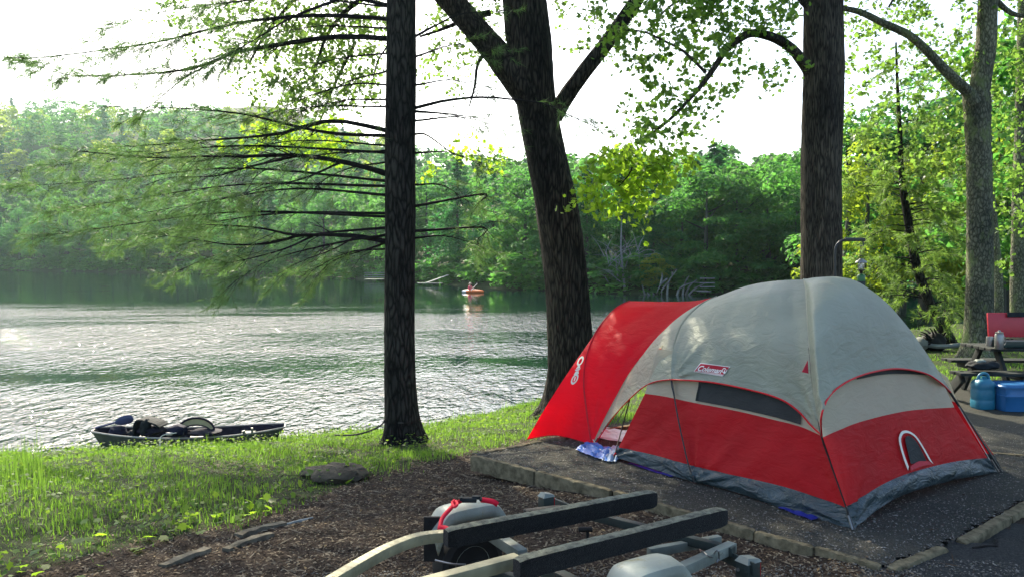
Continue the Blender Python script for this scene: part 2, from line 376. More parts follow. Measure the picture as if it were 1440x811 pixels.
# water: ruffled near this shore, calmer under the far trees
t = NT('lake_water')
tc = t.n('TexCoord'); sy = t.n('SeparateXYZ'); t.t.links.new(tc.outputs['Object'], sy.inputs[0])
n1 = t.noise(4.3, 2, (1.1, .62, 1), .5, .5); n2 = t.noise(9.0, 2, (1.2, .8, 1), .5, .3); n3 = t.noise(1.25, 2, (1.5, .72, 1), .5, .4)
h = t.math('ADD', t.math('ADD', t.math('MULTIPLY', n1, 1.0), t.math('MULTIPLY', n2, .34)), t.math('MULTIPLY', n3, 1.25))
patch = t.ramp(t.noise(.13, 5, (.35, 1.3, 1), .6, .4), [(.40, (.34, .34, .34)), (.52, (1.1, 1.1, 1.1))])
mr = t.n('MapRange', interpolation_type='SMOOTHSTEP'); t.set(mr.inputs['Value'], t.math('SUBTRACT', sy.outputs[1], t.math('MULTIPLY', sy.outputs[0], -.12)))
for k, val in zip(('From Min', 'From Max', 'To Min', 'To Max'), (36, 60, 1.0, .05)): mr.inputs[k].default_value = val
yy = t.math('DIVIDE', t.math('ADD', t.math('SUBTRACT', sy.outputs[1], t.math('MULTIPLY', sy.outputs[0], .10)), t.math('SUBTRACT', t.math('MULTIPLY', t.noise(.12, 4, (1, 1, 1), .6), 9.0), 28.3)), 3.7)
slick = t.math('SUBTRACT', 1.0, t.math('MULTIPLY', t.math('EXPONENT', t.math('MULTIPLY', t.math('MULTIPLY', yy, yy), -1.0)), .86))
amp = t.math('MULTIPLY', t.math('MULTIPLY', patch, mr.outputs[0]), slick)
bmp = t.n('Bump', Distance=.095, Height=h); t.set(bmp.inputs['Strength'], amp)
M['water'] = t.done(t.pbsdf((.003, .013, .014), .03, .5, bmp.outputs[0], IOR=1.333))
# ------------------------------------------------------------------ ground sheet, water
def build_ground():
    fan = np.concatenate([np.linspace(-180, -44, 40, endpoint=False), np.linspace(-44, 44, 350, endpoint=False), np.linspace(44, 180, 41)])
    rr = [0.0]; r = .6
    while r < 640: rr.append(r); r *= 1.027
    rr = np.array(rr); A, RR = np.meshgrid(np.radians(fan), rr)
    X, Y = RR * np.sin(A), RR * np.cos(A)
    Z = terrain(X, Y); nr, na = X.shape
    near = (RR < 25)
    Z = Z + near * .012 * wob(X, Y, 7.0, 3.0)
    V = np.stack([X, Y, Z], -1).reshape(-1, 3)
    i = np.arange(nr - 1)[:, None] * na + np.arange(na - 1)[None, :]
    F = np.stack([i, i + 1, i + na + 1, i + na], -1).reshape(-1, 4)[:, ::-1]
    me = fast_mesh('ground', V, F)
    g = sstep((Y - grass_line(X)) / .9 + .5) * np.where(Z > -1.25, 1, .2)
    far = far_s(X, Y) > -5
    g = np.where(far, .62, g)
    gr = np.maximum(sstep((X - 2.0) / .5) * (Y < 6), sstep((X - 6) / 1.0))
    gr = np.maximum(gr, .38 * sstep((4.6 - Y) / 1.0))
    col = np.stack([g, gr, g * 0, g * 0 + 1], -1).reshape(-1, 4).astype(np.float32)
    at = me.color_attributes.new('zone', 'FLOAT_COLOR', 'POINT'); at.data.foreach_set('color', col.ravel())
    tag(link('ground', me, M['ground'], None, True), kind='structure')
build_ground()
wm = MB(); wm.add([(-640, -640, WATER), (640, -640, WATER), (640, 640, WATER), (-640, 640, WATER)], [(0, 1, 2, 3)])
tag(wm.build('lake_water', M['water']), kind='structure')

PAD = [G(650, 636), G(1245, 797), G(1330, 768), G(1440, 706)]
def build_pad():
    p1, p2, p3, p4 = [(p.x, p.y) for p in PAD]
    e = (p4[0] + (p4[0] - p3[0]) * 3, p4[1] + (p4[1] - p3[1]) * 3)
    b = G(792, 617)
    poly = [p1, p2, p3, p4, e, (14, 8), (14, 12.4), (7.2, 12.3), (4.2, 11.6), (b.x + .9, b.y + .6), (b.x, b.y)]
    xs = np.arange(-1.5, 14.2, .06); ys = np.arange(4.2, 12.6, .06)
    X, Y = np.meshgrid(xs, ys)
    ins = np.zeros(X.shape, bool); n = len(poly)
    for i in range(n):
        (x0, y0), (x1, y1) = poly[i], poly[(i + 1) % n]
        c = ((y0 > Y) != (y1 > Y)) & (X < (x1 - x0) * (Y - y0) / (y1 - y0 + 1e-12) + x0); ins ^= c
    Z = .004 * wob(X, Y, 6, 2) + .003 * rng.standard_normal(X.shape) - .004
    idx = -np.ones(X.shape, int); k = ins[:-1, :-1] & ins[1:, :-1] & ins[:-1, 1:] & ins[1:, 1:]
    N = X.size; ids = np.arange(N).reshape(X.shape)
    F = np.stack([ids[:-1, :-1][k], ids[:-1, 1:][k], ids[1:, 1:][k], ids[1:, :-1][k]], -1)
    V = np.stack([X, Y, Z], -1).reshape(-1, 3); used = np.unique(F); mp = -np.ones(N, int); mp[used] = np.arange(len(used))
    tag(link('gravel_pad', fast_mesh('gravel_pad', V[used], mp[F]), M['gravel'], None, True), kind='structure')
    return poly
PADPOLY = build_pad()
def in_pad(x, y):
    ins = np.zeros(np.shape(x), bool); n = len(PADPOLY)
    for i in range(n):
        (x0, y0), (x1, y1) = PADPOLY[i], PADPOLY[(i + 1) % n]
        ins ^= ((y0 > y) != (y1 > y)) & (x < (x1 - x0) * (y - y0) / (y1 - y0 + 1e-12) + x0)
    return ins
# timbers that edge the gravel pad, each one a piece
edging = thing('timber_edging', 'mossy square timbers laid end to end round the gravel tent pad', 'edging', PAD[0]); edging['kind'] = 'structure'
del edging['category']
def timbers(a, b, n, w, h, top):
    a, b = Vector(a), Vector(b); d = (b - a) / n
    for i in range(n):
        m = MB(); j = Vector((random.uniform(-.012, .012), random.uniform(-.012, .012), random.uniform(-.006, .006)))
        p0, p1 = a + d * (i + .010) + j, a + d * (i + .990) + j * .4; dd = (p1 - p0).normalized(); s = Vector((-dd.y, dd.x, 0)); V = []; K = 16
        for q in range(K + 1):
            c = p0.lerp(p1, q / K); e = .008 if q in (0, K) else 0; J = lambda: random.uniform(-.005, .005)
            for sx_, zz in ((1, -h), (1, -.012), (.82, 0), (.3, .002), (-.3, .001), (-.82, 0), (-1, -.012), (-1, -h)): V.append(c + s * (sx_ * (w / 2 - e) + J()) + Vector((0, 0, top + zz + J() - e)))
        m.add(V, [(8 * q + k, 8 * q + k + 1, 8 * q + k + 9, 8 * q + k + 8) for q in range(K) for k in range(7)] + [tuple(range(8))[::-1], tuple(range(8 * K, 8 * K + 8))])
        m.build('timber', M['timber'], edging, True)
timbers(G(664, 641), G(860, 691), 2, .07, .15, .02)
timbers(G(862, 691.5), G(1238, 797), 5, .055, .13, .014)
timbers(G(1252, 798), G(1328, 769), 1, .08, .09, .010)
timbers(G(1352, 760), G(1470, 692), 2, .09, .06, .003)
timbers(G(672, 637), G(812, 611), 2, .07, .12, .012)
timbers(G(815, 610), G(900, 596), 1, .07, .12, .012)
timbers(G(1392, 636), G(1450, 641), 1, .06, .05, .01)

# ------------------------------------------------------------------ leaf clouds (numpy)
def unit(v): return v / np.maximum(np.linalg.norm(v, axis=-1, keepdims=True), 1e-9)
def quads(C, size, flat=0.0, asp=.75, nrm=None):
    """one small folded-free leaf card (diamond) per centre"""
    n = len(C); N = rng.standard_normal((n, 3))
    if nrm is not None: N = N * .45 + nrm
    N[:, 2] += flat; N = unit(N)
    U = unit(np.cross(N, rng.standard_normal((n, 3)))); W = np.cross(N, U); s = (size * rng.uniform(.6, 1.3, (n, 1)))
    a = C + U * s; b = C + W * s * asp * .6 + N * s * .15; c = C - U * s * .8; d = C - W * s * asp * .6 + N * s * .15
    V = np.stack([a, b, c, d], 1).reshape(-1, 3); i = np.arange(n)[:, None] * 4
    return V, i + np.array([[0, 1, 2, 3]])
STAR = np.array([(0, -.55), (.22, -.38), (.52, -.28), (.42, -.02), (.62, .22), (.28, .28), (0, .72), (-.28, .28), (-.62, .22), (-.42, -.02), (-.52, -.28), (-.22, -.38)])
def stars(C, size, flat=.6):
    """lobed leaves, 12-gon each, slightly cupped and hanging"""
    n = len(C); N = rng.standard_normal((n, 3)); N[:, 2] += flat; N = unit(N)
    U = unit(np.cross(N, rng.standard_normal((n, 3)))); W = np.cross(N, U); s = size * rng.uniform(.6, 1.25, (n, 1))
    V = []
    for x, y in STAR: V.append(C + U * s * x * .95 + W * s * y - N * s * (x * x * .35 + y * y * .1))
    V = np.stack(V, 1).reshape(-1, 3); i = np.arange(n)[:, None] * 12
    return V, i + np.arange(12)[None, :]
def needles(C, D, L, w, k=13):
    """k thin needle triangles fanning about direction D at each centre C"""
    n = len(C); C = np.repeat(C, k, 0); D = np.repeat(D, k, 0)
    d = unit(D * .9 + rng.standard_normal((n * k, 3)) * .62); Ls = L * rng.uniform(.6, 1.2, (n * k, 1))
    st = C + D * rng.uniform(-.6, .6, (n * k, 1)) * L * .8
    sd = unit(np.cross(d, rng.standard_normal((n * k, 3)))) * w
    tip = st + d * Ls; tip[:, 2] -= (Ls[:, 0] * .12)
    V = np.stack([st - sd, st + sd, tip], 1).reshape(-1, 3); i = np.arange(n * k)[:, None] * 3
    return V, i + np.array([[0, 1, 2]])

# ------------------------------------------------------------------ far trees: unit-height variants
def lobe_points(n, lobes):
    k = rng.integers(0, len(lobes), n); L = np.array(lobes)[k]
    d = unit(rng.standard_normal((n, 3))); d[:, 2] = np.where(d[:, 2] < -.35, -d[:, 2], d[:, 2])
    r = rng.uniform(.72, 1.06, (n, 1)) ** .6
    return L[:, :3] + d * r * L[:, 3:6], d
def broad_variant(n, card, seed, wide=.30, low=.16):
    global rng; rng = np.random.default_rng(seed); random.seed(seed)
    lobes = []
    for _ in range(34):
        z = random.uniform(low, .9); q = (z - low) / (1 - low); rad = wide * (1.0 - abs(q - .4) ** 1.6 * 1.25) * random.uniform(.35, 1)
        a = random.uniform(0, 6.283); s = random.uniform(.055, .12) * (1.1 - .35 * q)
        lobes.append((math.cos(a) * rad, math.sin(a) * rad, z, s * 1.25, s * 1.25, s * .72))
    lobes.append((0, 0, .9, .09, .09, .09))
    lp_, ln_ = lobe_points(n, lobes); V, F = quads(lp_, card, .25, nrm=ln_)
    T = MB(); T.tube(catmull([(0, 0, -.06), (.005, 0, .3), (-.01, .01, .62), (.0, 0, .86)], 8), interp_list([.024, .016, .010, .003], 8), 7)
    for _ in range(9):
        L = random.choice(lobes); z0 = max(.14, L[2] - .16)
        T.tube(catmull([(0, 0, z0), (L[0] * .5, L[1] * .5, z0 + .06), (L[0], L[1], L[2])], 5), [.008, .006, .004, .003, .0015], 5)
    return fast_mesh('crown', V, F), T
def conifer_variant(n, card, seed, wide=.2, bare=.12, droop=.25):
    global rng; rng = np.random.default_rng(seed); random.seed(seed)
    C = []; T = MB(); T.tube([(0, 0, -.06), (0, 0, .4), (0, 0, .97)], [.017, .012, .002], 7)
    nb = 64; per = n // nb
    for i in range(nb):
        q = (i + random.random()) / nb; z = bare + (1 - bare) * q; L = wide * (1 - q) ** .75 * random.uniform(.55, 1.15) + .01
        a = random.uniform(0, 6.283); t_ = rng.uniform(.12, 1, per); sp = rng.standard_normal((per, 3)) * np.array([.22, .22, .055]) * L
        base = np.stack([math.cos(a) * L * t_, math.sin(a) * L * t_, z - droop * L * t_ ** 1.4 + .05 * L], -1); C.append(base + sp)
        if i % 2 == 0: T.tube([(0, 0, z), (math.cos(a) * L * .8, math.sin(a) * L * .8, z - droop * L * .7)], [.004, .001], 4)
    V, F = quads(np.concatenate(C), card, 1.2, .6)
    return fast_mesh('crown', V, F), T
variants = []
for s in range(5): variants.append(('broadleaf_tree',) + broad_variant(7000, .016, 100 + s, .27 + .03 * (s % 3)))
for s in range(3): variants.append(('conifer_tree',) + conifer_variant(7000, .0155, 200 + s, .21 + .03 * s))
for k, v in enumerate(variants):
    me = bpy.data.meshes.new('trunk'); me.from_pydata(v[2].v, [], v[2].f); me.update(); me.materials.append(M['far_trunk'])
    v[1].materials.append(M['leaf_far'] if v[0] == 'broadleaf_tree' else M['leaf_pine_far'])
    variants[k] = (v[0], v[1], me)
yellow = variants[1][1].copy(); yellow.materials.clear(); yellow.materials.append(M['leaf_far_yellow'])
rng = np.random.default_rng(11); random.seed(11)
def far_tree(vi, x, y, h, label, group, wscale=1.0, crown=None, zoff=0.0, cat='tree'):
    nm, cm, tm = variants[vi]
    o = thing(nm, label, cat, (x, y, tz(x, y) - .1 + zoff), group); o.rotation_euler = (0, 0, random.uniform(0, 6.28)); o.scale = (h * wscale, h * wscale, h)
    for nmp, me in (('crown', crown or cm), ('trunk', tm)):
        c = bpy.data.objects.new(nmp, me); COL.objects.link(c); c.parent = o
    return o
def far_y(px, off):
    """depth where the sight line at column px meets the far shore plus off metres inland"""
    k = (px - 720) / F_PX; lo, hi = 30.0, 500.0
    for _ in range(40):
        m = (lo + hi) / 2
        if float(far_s(np.array([k * m]), np.array([m]))[0]) > off: hi = m
        else: lo = m
    return hi
def ordinal(n):
    if n <= 16: return ORD[n - 1]
    tens = {1: '', 2: 'twenty', 3: 'thirty', 4: 'forty'}; teen = ['seventeenth', 'eighteenth', 'nineteenth']
    if n < 20: return teen[n - 17]
    return (tens[n // 10] + '-' + ORD[n % 10 - 1]) if n % 10 else {20: 'twentieth', 30: 'thirtieth', 40: 'fortieth'}[n]
ORD = ['first', 'second', 'third', 'fourth', 'fifth', 'sixth', 'seventh', 'eighth', 'ninth', 'tenth', 'eleventh', 'twelfth', 'thirteenth', 'fourteenth', 'fifteenth', 'sixteenth']
TOPS = ([-200, 0, 90, 250, 350, 430, 520, 600, 700, 820, 870, 930, 1000, 1050, 1100, 1170, 1250, 1350, 1440, 1700],
        [150, 138, 142, 150, 158, 172, 186, 196, 208, 208, 214, 222, 203, 222, 218, 226, 235, 235, 225, 215])
front = []
px = -150.0
while px < 1640:
    off = random.uniform(1.5, 5.5); y = far_y(px, off); x = (px - 720) / F_PX * y
    top = float(np.interp(px, *TOPS)); hmax = (CH + (366 - top) / F_PX * y) - tz(x, y)
    h = min(hmax * random.uniform(.62, .9), random.uniform(10, 17)) if y > 110 else hmax * random.uniform(.68, 1.0)
    front.append([px, x, y, max(h, 5.5)])
    px += random.uniform(.34, .5) * max(h, 7) / y * F_PX * .62
segs = [(-1e9, 540, 'left of the pine trunk'), (540, 770, 'between pine trunk and forked trunk'), (770, 1130, 'between forked trunk and straight trunk'), (1130, 1e9, 'right of the thick straight trunk')]
cnt = {}
for f in front:
    px, x, y, h = f
    vi = random.choice([0, 1, 2, 3, 4, 0, 2, 5, 6, 7]) if px > 500 else random.choice([0, 1, 2, 3, 4, 3, 5, 6])
    sg = next(s for s in segs if s[0] <= px < s[1]); kind = 'conifer' if vi >= 5 else 'leafy tree'
    key = (sg[2], kind); cnt[key] = cnt.get(key, 0) + 1
    lab = '%s far shore %s counted from the left, %s' % (ordinal(cnt[key]), kind, sg[2])
    far_tree(vi, x, y, h, lab, 'trees lining the far shore', random.uniform(.95, 1.3) if vi < 5 else random.uniform(1.0, 1.25))
# a tall dark pine and a few trees with a look of their own
y = far_y(1003, 9); far_tree(6, (1003 - 720) / F_PX * y, y, (366 - 200) / F_PX * y + CH - tz((1003 - 720) / F_PX * y, y), 'tallest dark pine rising above the far shore crowns behind the driftwood', 'trees lining the far shore', 1.35)
y = far_y(918, .5); far_tree(3, (922 - 720) / F_PX * y, y, 3.8, 'small bright green bush tree at the water beside the driftwood', None, 1.5, yellow)
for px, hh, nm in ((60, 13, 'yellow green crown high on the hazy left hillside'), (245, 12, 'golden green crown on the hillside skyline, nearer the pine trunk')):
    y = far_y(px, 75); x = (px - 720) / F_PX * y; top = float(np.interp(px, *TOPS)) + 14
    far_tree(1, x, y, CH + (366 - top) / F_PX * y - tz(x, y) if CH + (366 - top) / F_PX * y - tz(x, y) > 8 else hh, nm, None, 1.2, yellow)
# understory bushes right at the far water line, and the wood behind: masses nobody could count
def merged(name, items, mat, n_src):
    Vs = []; Fs = []; b = 0
    for me, x, y, z, s, ws, a in items:
        n = len(me.vertices); V = np.empty(n * 3, np.float32); me.vertices.foreach_get('co', V); V = V.reshape(-1, 3)
        nq = n // 4; keep = np.sort(rng.permutation(nq)[:n_src]); V = V.reshape(nq, 4, 3)[keep]
        cen = V.mean(1, keepdims=True); V = cen + (V - cen) * math.sqrt(nq / n_src) * .9
        V = V.reshape(-1, 3) * np.array([s * ws, s * ws, s]); c, q = math.cos(a), math.sin(a)
        V = np.stack([V[:, 0] * c - V[:, 1] * q + x, V[:, 0] * q + V[:, 1] * c + y, V[:, 2] + z], -1)
        Vs.append(V); Fs.append(np.arange(len(V)).reshape(-1, 4) + b); b += len(V)
    me = fast_mesh(name, np.concatenate(Vs), np.concatenate(Fs)); return link(name, me, mat)
bl = []; cf = []; yl = []
for off, step in ((9, .55), (17, .6), (28, .6), (42, .6), (60, .65), (80, .7), (104, .7)):
    px = -240.0
    while px < 1700:
        y = far_y(px, off + random.uniform(-3, 3)); x = (px - 720) / F_PX * y; z = tz(x, y)
        top = float(np.interp(px, *TOPS)) + random.uniform(-9, 16); hm = CH + (366 - top) / F_PX * y - z
        h = min(hm, random.uniform(11, 17) + (1.5 if off > 40 else 0))
        if h > 4.5:
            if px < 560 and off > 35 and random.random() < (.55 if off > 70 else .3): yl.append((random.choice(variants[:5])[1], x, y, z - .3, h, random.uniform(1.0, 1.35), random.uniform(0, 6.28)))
            elif random.random() < .27: cf.append((random.choice(variants[5:])[1], x, y, z - .3, h, 1.3, random.uniform(0, 6.28)))
            else: bl.append((random.choice(variants[:5])[1], x, y, z - .3, h, random.uniform(1.0, 1.35), random.uniform(0, 6.28)))
        px += step * max(h, 8) / y * F_PX * .62
tag(merged('broadleaf_forest', bl, M['leaf_far'], 1000), 'dense green broadleaf wood covering the hillside beyond the lake', 'forest', kind='stuff')
tag(merged('conifer_forest', cf, M['leaf_pine_far'], 1000), 'dark conifers scattered through the wood beyond the lake', 'forest', kind='stuff')
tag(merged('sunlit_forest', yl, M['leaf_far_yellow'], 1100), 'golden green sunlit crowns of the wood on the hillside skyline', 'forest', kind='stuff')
us = []
px = -200.0
while px < 1650:
    y = far_y(px, random.uniform(.1, 2.2)); x = (px - 720) / F_PX * y
    us.append((random.choice(variants[:5])[1], x, y, tz(x, y) - 1.2, random.uniform(3.2, 5.2), random.uniform(1.3, 2.0), random.uniform(0, 6.28)))
    px += 1.3 / y * F_PX * random.uniform(.7, 1.3)
tag(merged('shore_undergrowth', us, M['leaf_far'], 420), 'low leafy undergrowth overhanging the far water line', 'undergrowth', kind='stuff')
# mid-distance trees on the right bank
for i, (px, Y, h, vi, ws, lab) in enumerate([
    (1215, 41, 9.5, 1, 1.1, 'bright green leafy tree behind the hanging lantern'), (1268, 52, 12, 3, 1.2, 'leafy tree across the cove behind the leaning pine'),
    (1335, 44, 10.5, 0, 1.2, 'bright leafy tree just left of the mossy grey trunk'), (1408, 40, 11, 2, 1.2, 'broad bright tree behind the thin grey trunk'),
    (1470, 33, 11, 4, 1.2, 'broad leafy tree at the right picture edge beyond the picnic table'), (1530, 26, 12, 1, 1.2, 'nearest leafy tree past the picnic table'),
    (1190, 47, 12, 2, 1.1, 'tall leafy tree seen close to the right side of the thick straight trunk'), (1300, 49, 15, 1, 1.2, 'tallest pale green tree behind the leaning pine top'), (1420, 50, 17, 0, 1.2, 'tall leafy tree behind the grey trunks at the right'),
    (1375, 58, 14, 6, 1.3, 'dark conifer across the cove behind the mossy trunk')]):
    x = (px - 720) / F_PX * Y
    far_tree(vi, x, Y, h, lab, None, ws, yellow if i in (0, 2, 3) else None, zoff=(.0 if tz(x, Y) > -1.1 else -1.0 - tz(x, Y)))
#@@PART3
# ------------------------------------------------------------------ near trees
def limb(mb, pxs, Y, wpx, n=None, sides=10, noise=.05, dY=None):
    """pxs: (px,py) list; Y depth (or list); wpx: widths in photo pixels"""
    m = len(pxs); Ys = Y if isinstance(Y, (list, tuple)) else [Y] * m
    pts = [P(a, b, yy) for (a, b), yy in zip(pxs, Ys)]
    n = n or max(6, m * 4)
    pp = catmull(pts, n); r = interp_list([w / 2 / F_PX * yy for w, yy in zip(interp_list(wpx, m), Ys)], n)
    mb.tube(pp, r, sides, False, noise); return pp, r
def trunk_tube(mb, pxs, Y, wpx, flare=1.5, n=90, sides=40):
    m = len(pxs); pts = [P(a, b, Y) for a, b in pxs]; pp = catmull(pts, n); r = interp_list([w / 2 / F_PX * Y for w in interp_list(wpx, m)], n)
    zb = pts[0].z
    V = []; Fc = []
    ph = [random.uniform(0, 6.28) for _ in range(8)]
    for i, p in enumerate(pp):
        hz = p.z - zb
        for k in range(sides):
            a = 2 * math.pi * k / sides
            fl = (flare - 1) * math.exp(-max(hz, 0) / .22) * (.65 + .5 * max(0, math.cos(a * 5 + ph[0])) + .25 * math.cos(a * 3 + ph[1]))
            rr = r[i] * (1 + fl + .035 * math.cos(a * 4 + ph[2] + hz * .8) + .02 * math.sin(a * 9 + ph[3] + hz * 2.3) + random.uniform(-.014, .014))
            V.append(p + Vector((math.cos(a) * rr, math.sin(a) * rr, 0)))
    for i in range(n - 1):
        for k in range(sides): Fc.append((i * sides + k, i * sides + (k + 1) % sides, (i + 1) * sides + (k + 1) % sides, (i + 1) * sides + k))
    mb.add(V, Fc); return pp
PENDING = []
def NL(parent, mat):
    m = MB(); PENDING.append((m, parent, mat)); return m
class Cloud:
    def __init__(s): s.V = []; s.F = []; s.n = 0
    def add(s, VF):
        V, F = VF; s.V.append(V); s.F.append(F + s.n); s.n += len(V)
    def build(s, name, mat, parent):
        me = bpy.data.meshes.new(name); V = np.concatenate(s.V).astype(np.float32)
        loops = np.concatenate([f.ravel() for f in s.F]).astype(np.int32); cnt = np.concatenate([np.full(len(f), f.shape[1]) for f in s.F])
        me.vertices.add(len(V)); me.vertices.foreach_set('co', V.ravel()); me.loops.add(len(loops)); me.loops.foreach_set('vertex_index', loops)
        me.polygons.add(len(cnt)); me.polygons.foreach_set('loop_start', (np.cumsum(cnt) - cnt).astype(np.int32)); me.update(calc_edges=True)
        return link(name, me, mat, parent)
MULT = 1.45
def cluster(tw, spec, Y, kind, size, jit=.6, flat=.5, MULT=1.4):
    """leafy sprigs: (cx,cy,rx,ry,n) in photo pixels at depth Y -> twigs + leaf centres"""
    out = []
    for cx, cy, rx, ry, n in spec:
        c = P(cx, cy, Y); sx = rx / F_PX * Y; sz = ry / F_PX * Y; n = int(n * MULT); nt = max(2, n // 15)
        for _ in range(nt):
            u = random.uniform(-1, 1); w = random.uniform(-1, 1); k = math.sqrt(max(0, 1 - w * w)) if random.random() < .7 else 1
            a = c + Vector((u * sx * k * .9, random.uniform(-jit, jit), w * sz * .85 + .04))
            d = Vector((random.uniform(-1, 1), random.uniform(-.8, .8), random.uniform(-.9, .25))).normalized(); L = random.uniform(.22, .5)
            b = a + d * L
            tw.tube([a, a.lerp(b, .5) + Vector((0, 0, .02)), b], [.005, .004, .002], 4, False)
            m = max(5, int(n / nt)); tt = rng.uniform(0, 1.05, m)
            pts = np.array(a)[None] + np.array(d)[None] * (tt * L)[:, None] + rng.standard_normal((m, 3)) * size * .75
            out.append(pts)
    C = np.concatenate(out); return stars(C, size, flat) if kind == 'star' else quads(C, size * .8, flat)
GAPS = [(P(890, 255, 11.4), 1.25), (Vector((.7, 9.0, .8)), .95)]  # holes shaped into the unseen crowns so sun reaches the sprig and vestibule
def canopy(tw, cl, centre, rad, nclump, per, size, minslope=.38, seed=3):
    """the crown above the frame: limbs and leaf clumps through an ellipsoid, kept out of the frame's sight lines"""
    rs = random.Random(seed); cc = Vector(centre); k = 0; tries = 0
    while k < nclump and tries < nclump * 8:
        tries += 1
        d = Vector((rs.gauss(0, 1), rs.gauss(0, 1), rs.gauss(0, 1))).normalized() * rs.uniform(.25, 1) ** .5
        c = cc + Vector((d.x * rad[0], d.y * rad[1], d.z * rad[2]))
        if c.z - .75 < CH + minslope * max(c.y, 1.0): continue
        if any((c - g_).cross(sdir).length < rg for g_, rg in GAPS): continue
        k += 1; r = rs.uniform(.5, .95)
        cl.add(quads(np.array(c)[None] + rng.standard_normal((per, 3)) * np.array([r, r, r * .42]), size, .9))
        if k % 3 == 0:
            b = Vector((cc.x, cc.y, max(c.z - 2.5, CH + .36 * cc.y + .8))); tw.tube(catmull([b.lerp(c, .15), b.lerp(c, .6) + Vector((0, 0, .4)), c], 6), interp_list([.06, .03, .008], 6), 6, False)

# --- tree 1: the dark pine
g = TG(567, 622); Y1 = g.y
pine = thing('pine_tree', 'dark straight pine trunk standing in the shore grass with bare drooping limbs', 'tree', g)
tk = MB(); trunk_tube(tk, [(567, 628), (563, 560), (562, 500), (562, 400), (563, 300), (563, 200), (564, 100), (564, 0), (565, -150), (566, -500)], Y1, [47, 44, 43, 42, 41, 39, 37, 35, 32, 22], 1.75)
tw = MB(); TUF = []; DIR = []
def pine_branch(pts, r0, twig_from=.25, dens=1.0, tuft_from=.45, Ltw=.55, leafy=1.0):
    n = 16; pp = catmull(pts, n); rr = interp_list([r0, r0 * .62, r0 * .3, r0 * .1], n); tw.tube(pp, rr, 7, False, .12)
    Lt = sum((a - b).length for a, b in zip(pp[:-1], pp[1:])); k = int(Lt * 9 * dens)
    for _ in range(k):
        t_ = random.uniform(twig_from, 1.0); i = min(int(t_ * (n - 1)), n - 2); a = pp[i].lerp(pp[i + 1], t_ * (n - 1) - i)
        fw = (pp[i + 1] - pp[i]).normalized(); L = Ltw * random.uniform(.4, 1.25) * (1.15 - .5 * t_)
        sd = Vector((random.uniform(-.5, .5), random.uniform(-1, 1), random.uniform(-.55, .35)))
        d = (fw * .8 + sd).normalized(); m1 = a + d * L * .5 + Vector((0, 0, random.uniform(-.03, .05))); e = a + (d + Vector((0, 0, -.12))) * L
        rt = max(.0035, rr[i] * .33); tw.tube([a, m1, e], [rt, rt * .7, rt * .3], 4, False)
        for q in range(random.randint(1, 3)):
            s0 = m1.lerp(e, random.uniform(-.4, .9)); d2 = (d + Vector((random.uniform(-.8, .8), random.uniform(-.8, .8), random.uniform(-.5, .4)))).normalized(); e2 = s0 + d2 * L * random.uniform(.25, .55)
            tw.tube([s0, e2], [rt * .45, rt * .25], 3, False)
            if random.random() < leafy * (1 if t_ > tuft_from else .12):
                for z in (.5, 1.0): TUF.append(s0.lerp(e2, z)); DIR.append(d2)
        if random.random() < leafy * (1 if t_ > tuft_from else .12):
            for z in (.55, .8, 1.0): TUF.append(a.lerp(e, z)); DIR.append(d)
def pb(pxs, Ys, r0, **kw):
    Ys = interp_list(Ys, len(pxs)); pine_branch([P(a, b, Y1 + dy) for (a, b), dy in zip(pxs, Ys)], r0, **kw)
pb([(548, 27), (450, 22), (350, 30), (280, 45), (220, 60), (150, 70), (50, 82), (0, 80)], [0, -.5, -1.0], .035, tuft_from=.25, leafy=1, dens=1.6)
pb([(548, 55), (475, 52), (400, 62), (325, 75), (280, 95), (220, 103), (150, 107), (90, 105), (45, 90)], [0, .3, .8], .042, tuft_from=.3, leafy=.9, dens=1.5)
pb([(325, 75), (260, 110), (210, 150), (165, 177)], [.3, .6], .018, leafy=.8)
pb([(548, 185), (490, 172), (450, 172), (400, 187), (350, 193), (280, 198), (200, 205), (115, 208)], [0, .4, 1.0], .036, leafy=.7)
pb([(548, 191), (480, 189), (425, 180), (350, 162), (300, 156), (240, 152), (145, 150)], [0, -.5, -1.2], .03, leafy=.6)
pb([(546, 245), (500, 232), (450, 222), (400, 218), (350, 220), (280, 220), (210, 222), (105, 212)], [0, -.3, -.6], .042, leafy=.7, dens=1.3)
pb([(420, 219), (350, 235), (300, 248), (240, 250), (200, 262)], [-.2, .5], .02, leafy=.7)
pb([(480, 228), (430, 250), (380, 262), (330, 275), (290, 282)], [-.1, -1.2], .018, leafy=.8)
pb([(544, 340), (500, 332), (450, 330), (410, 330), (360, 320), (270, 315)], [0, -.3, -.5], .04, leafy=.35, dens=.8)
pb([(415, 332), (380, 342), (325, 344), (280, 338), (210, 328)], [-.2, .3], .02, leafy=.9)
pb([(440, 332), (400, 350), (340, 366), (290, 372)], [-.2, -1.0], .018, leafy=1.0)
pb([(500, 333), (470, 350), (430, 365), (390, 385)], [0, .9], .014, leafy=1.0)
pb([(475, 0), (410, 25), (360, 55), (300, 90)], [-.6, -1.0], .024, leafy=.9, dens=1.5)
pb([(548, 8), (450, -10), (340, 2), (240, 15), (150, 40)], [0, .6, 1.0], .03, leafy=.9, dens=1.4)
pb([(548, 120), (500, 118), (450, 130), (400, 150), (360, 175)], [0, .6], .016, leafy=.5, dens=1.4)
pb([(548, 60), (530, 90), (522, 130), (528, 165)], [0, -.3], .014, leafy=.1)
pb([(584, 157), (625, 160), (665, 165), (705, 168)], [0, -.3], .02, leafy=.5)
pb([(584, 152), (625, 142), (675, 137), (720, 140), (770, 147), (800, 162), (845, 182), (885, 192)], [0, -.9, -1.5], .024, leafy=.35, dens=.8)
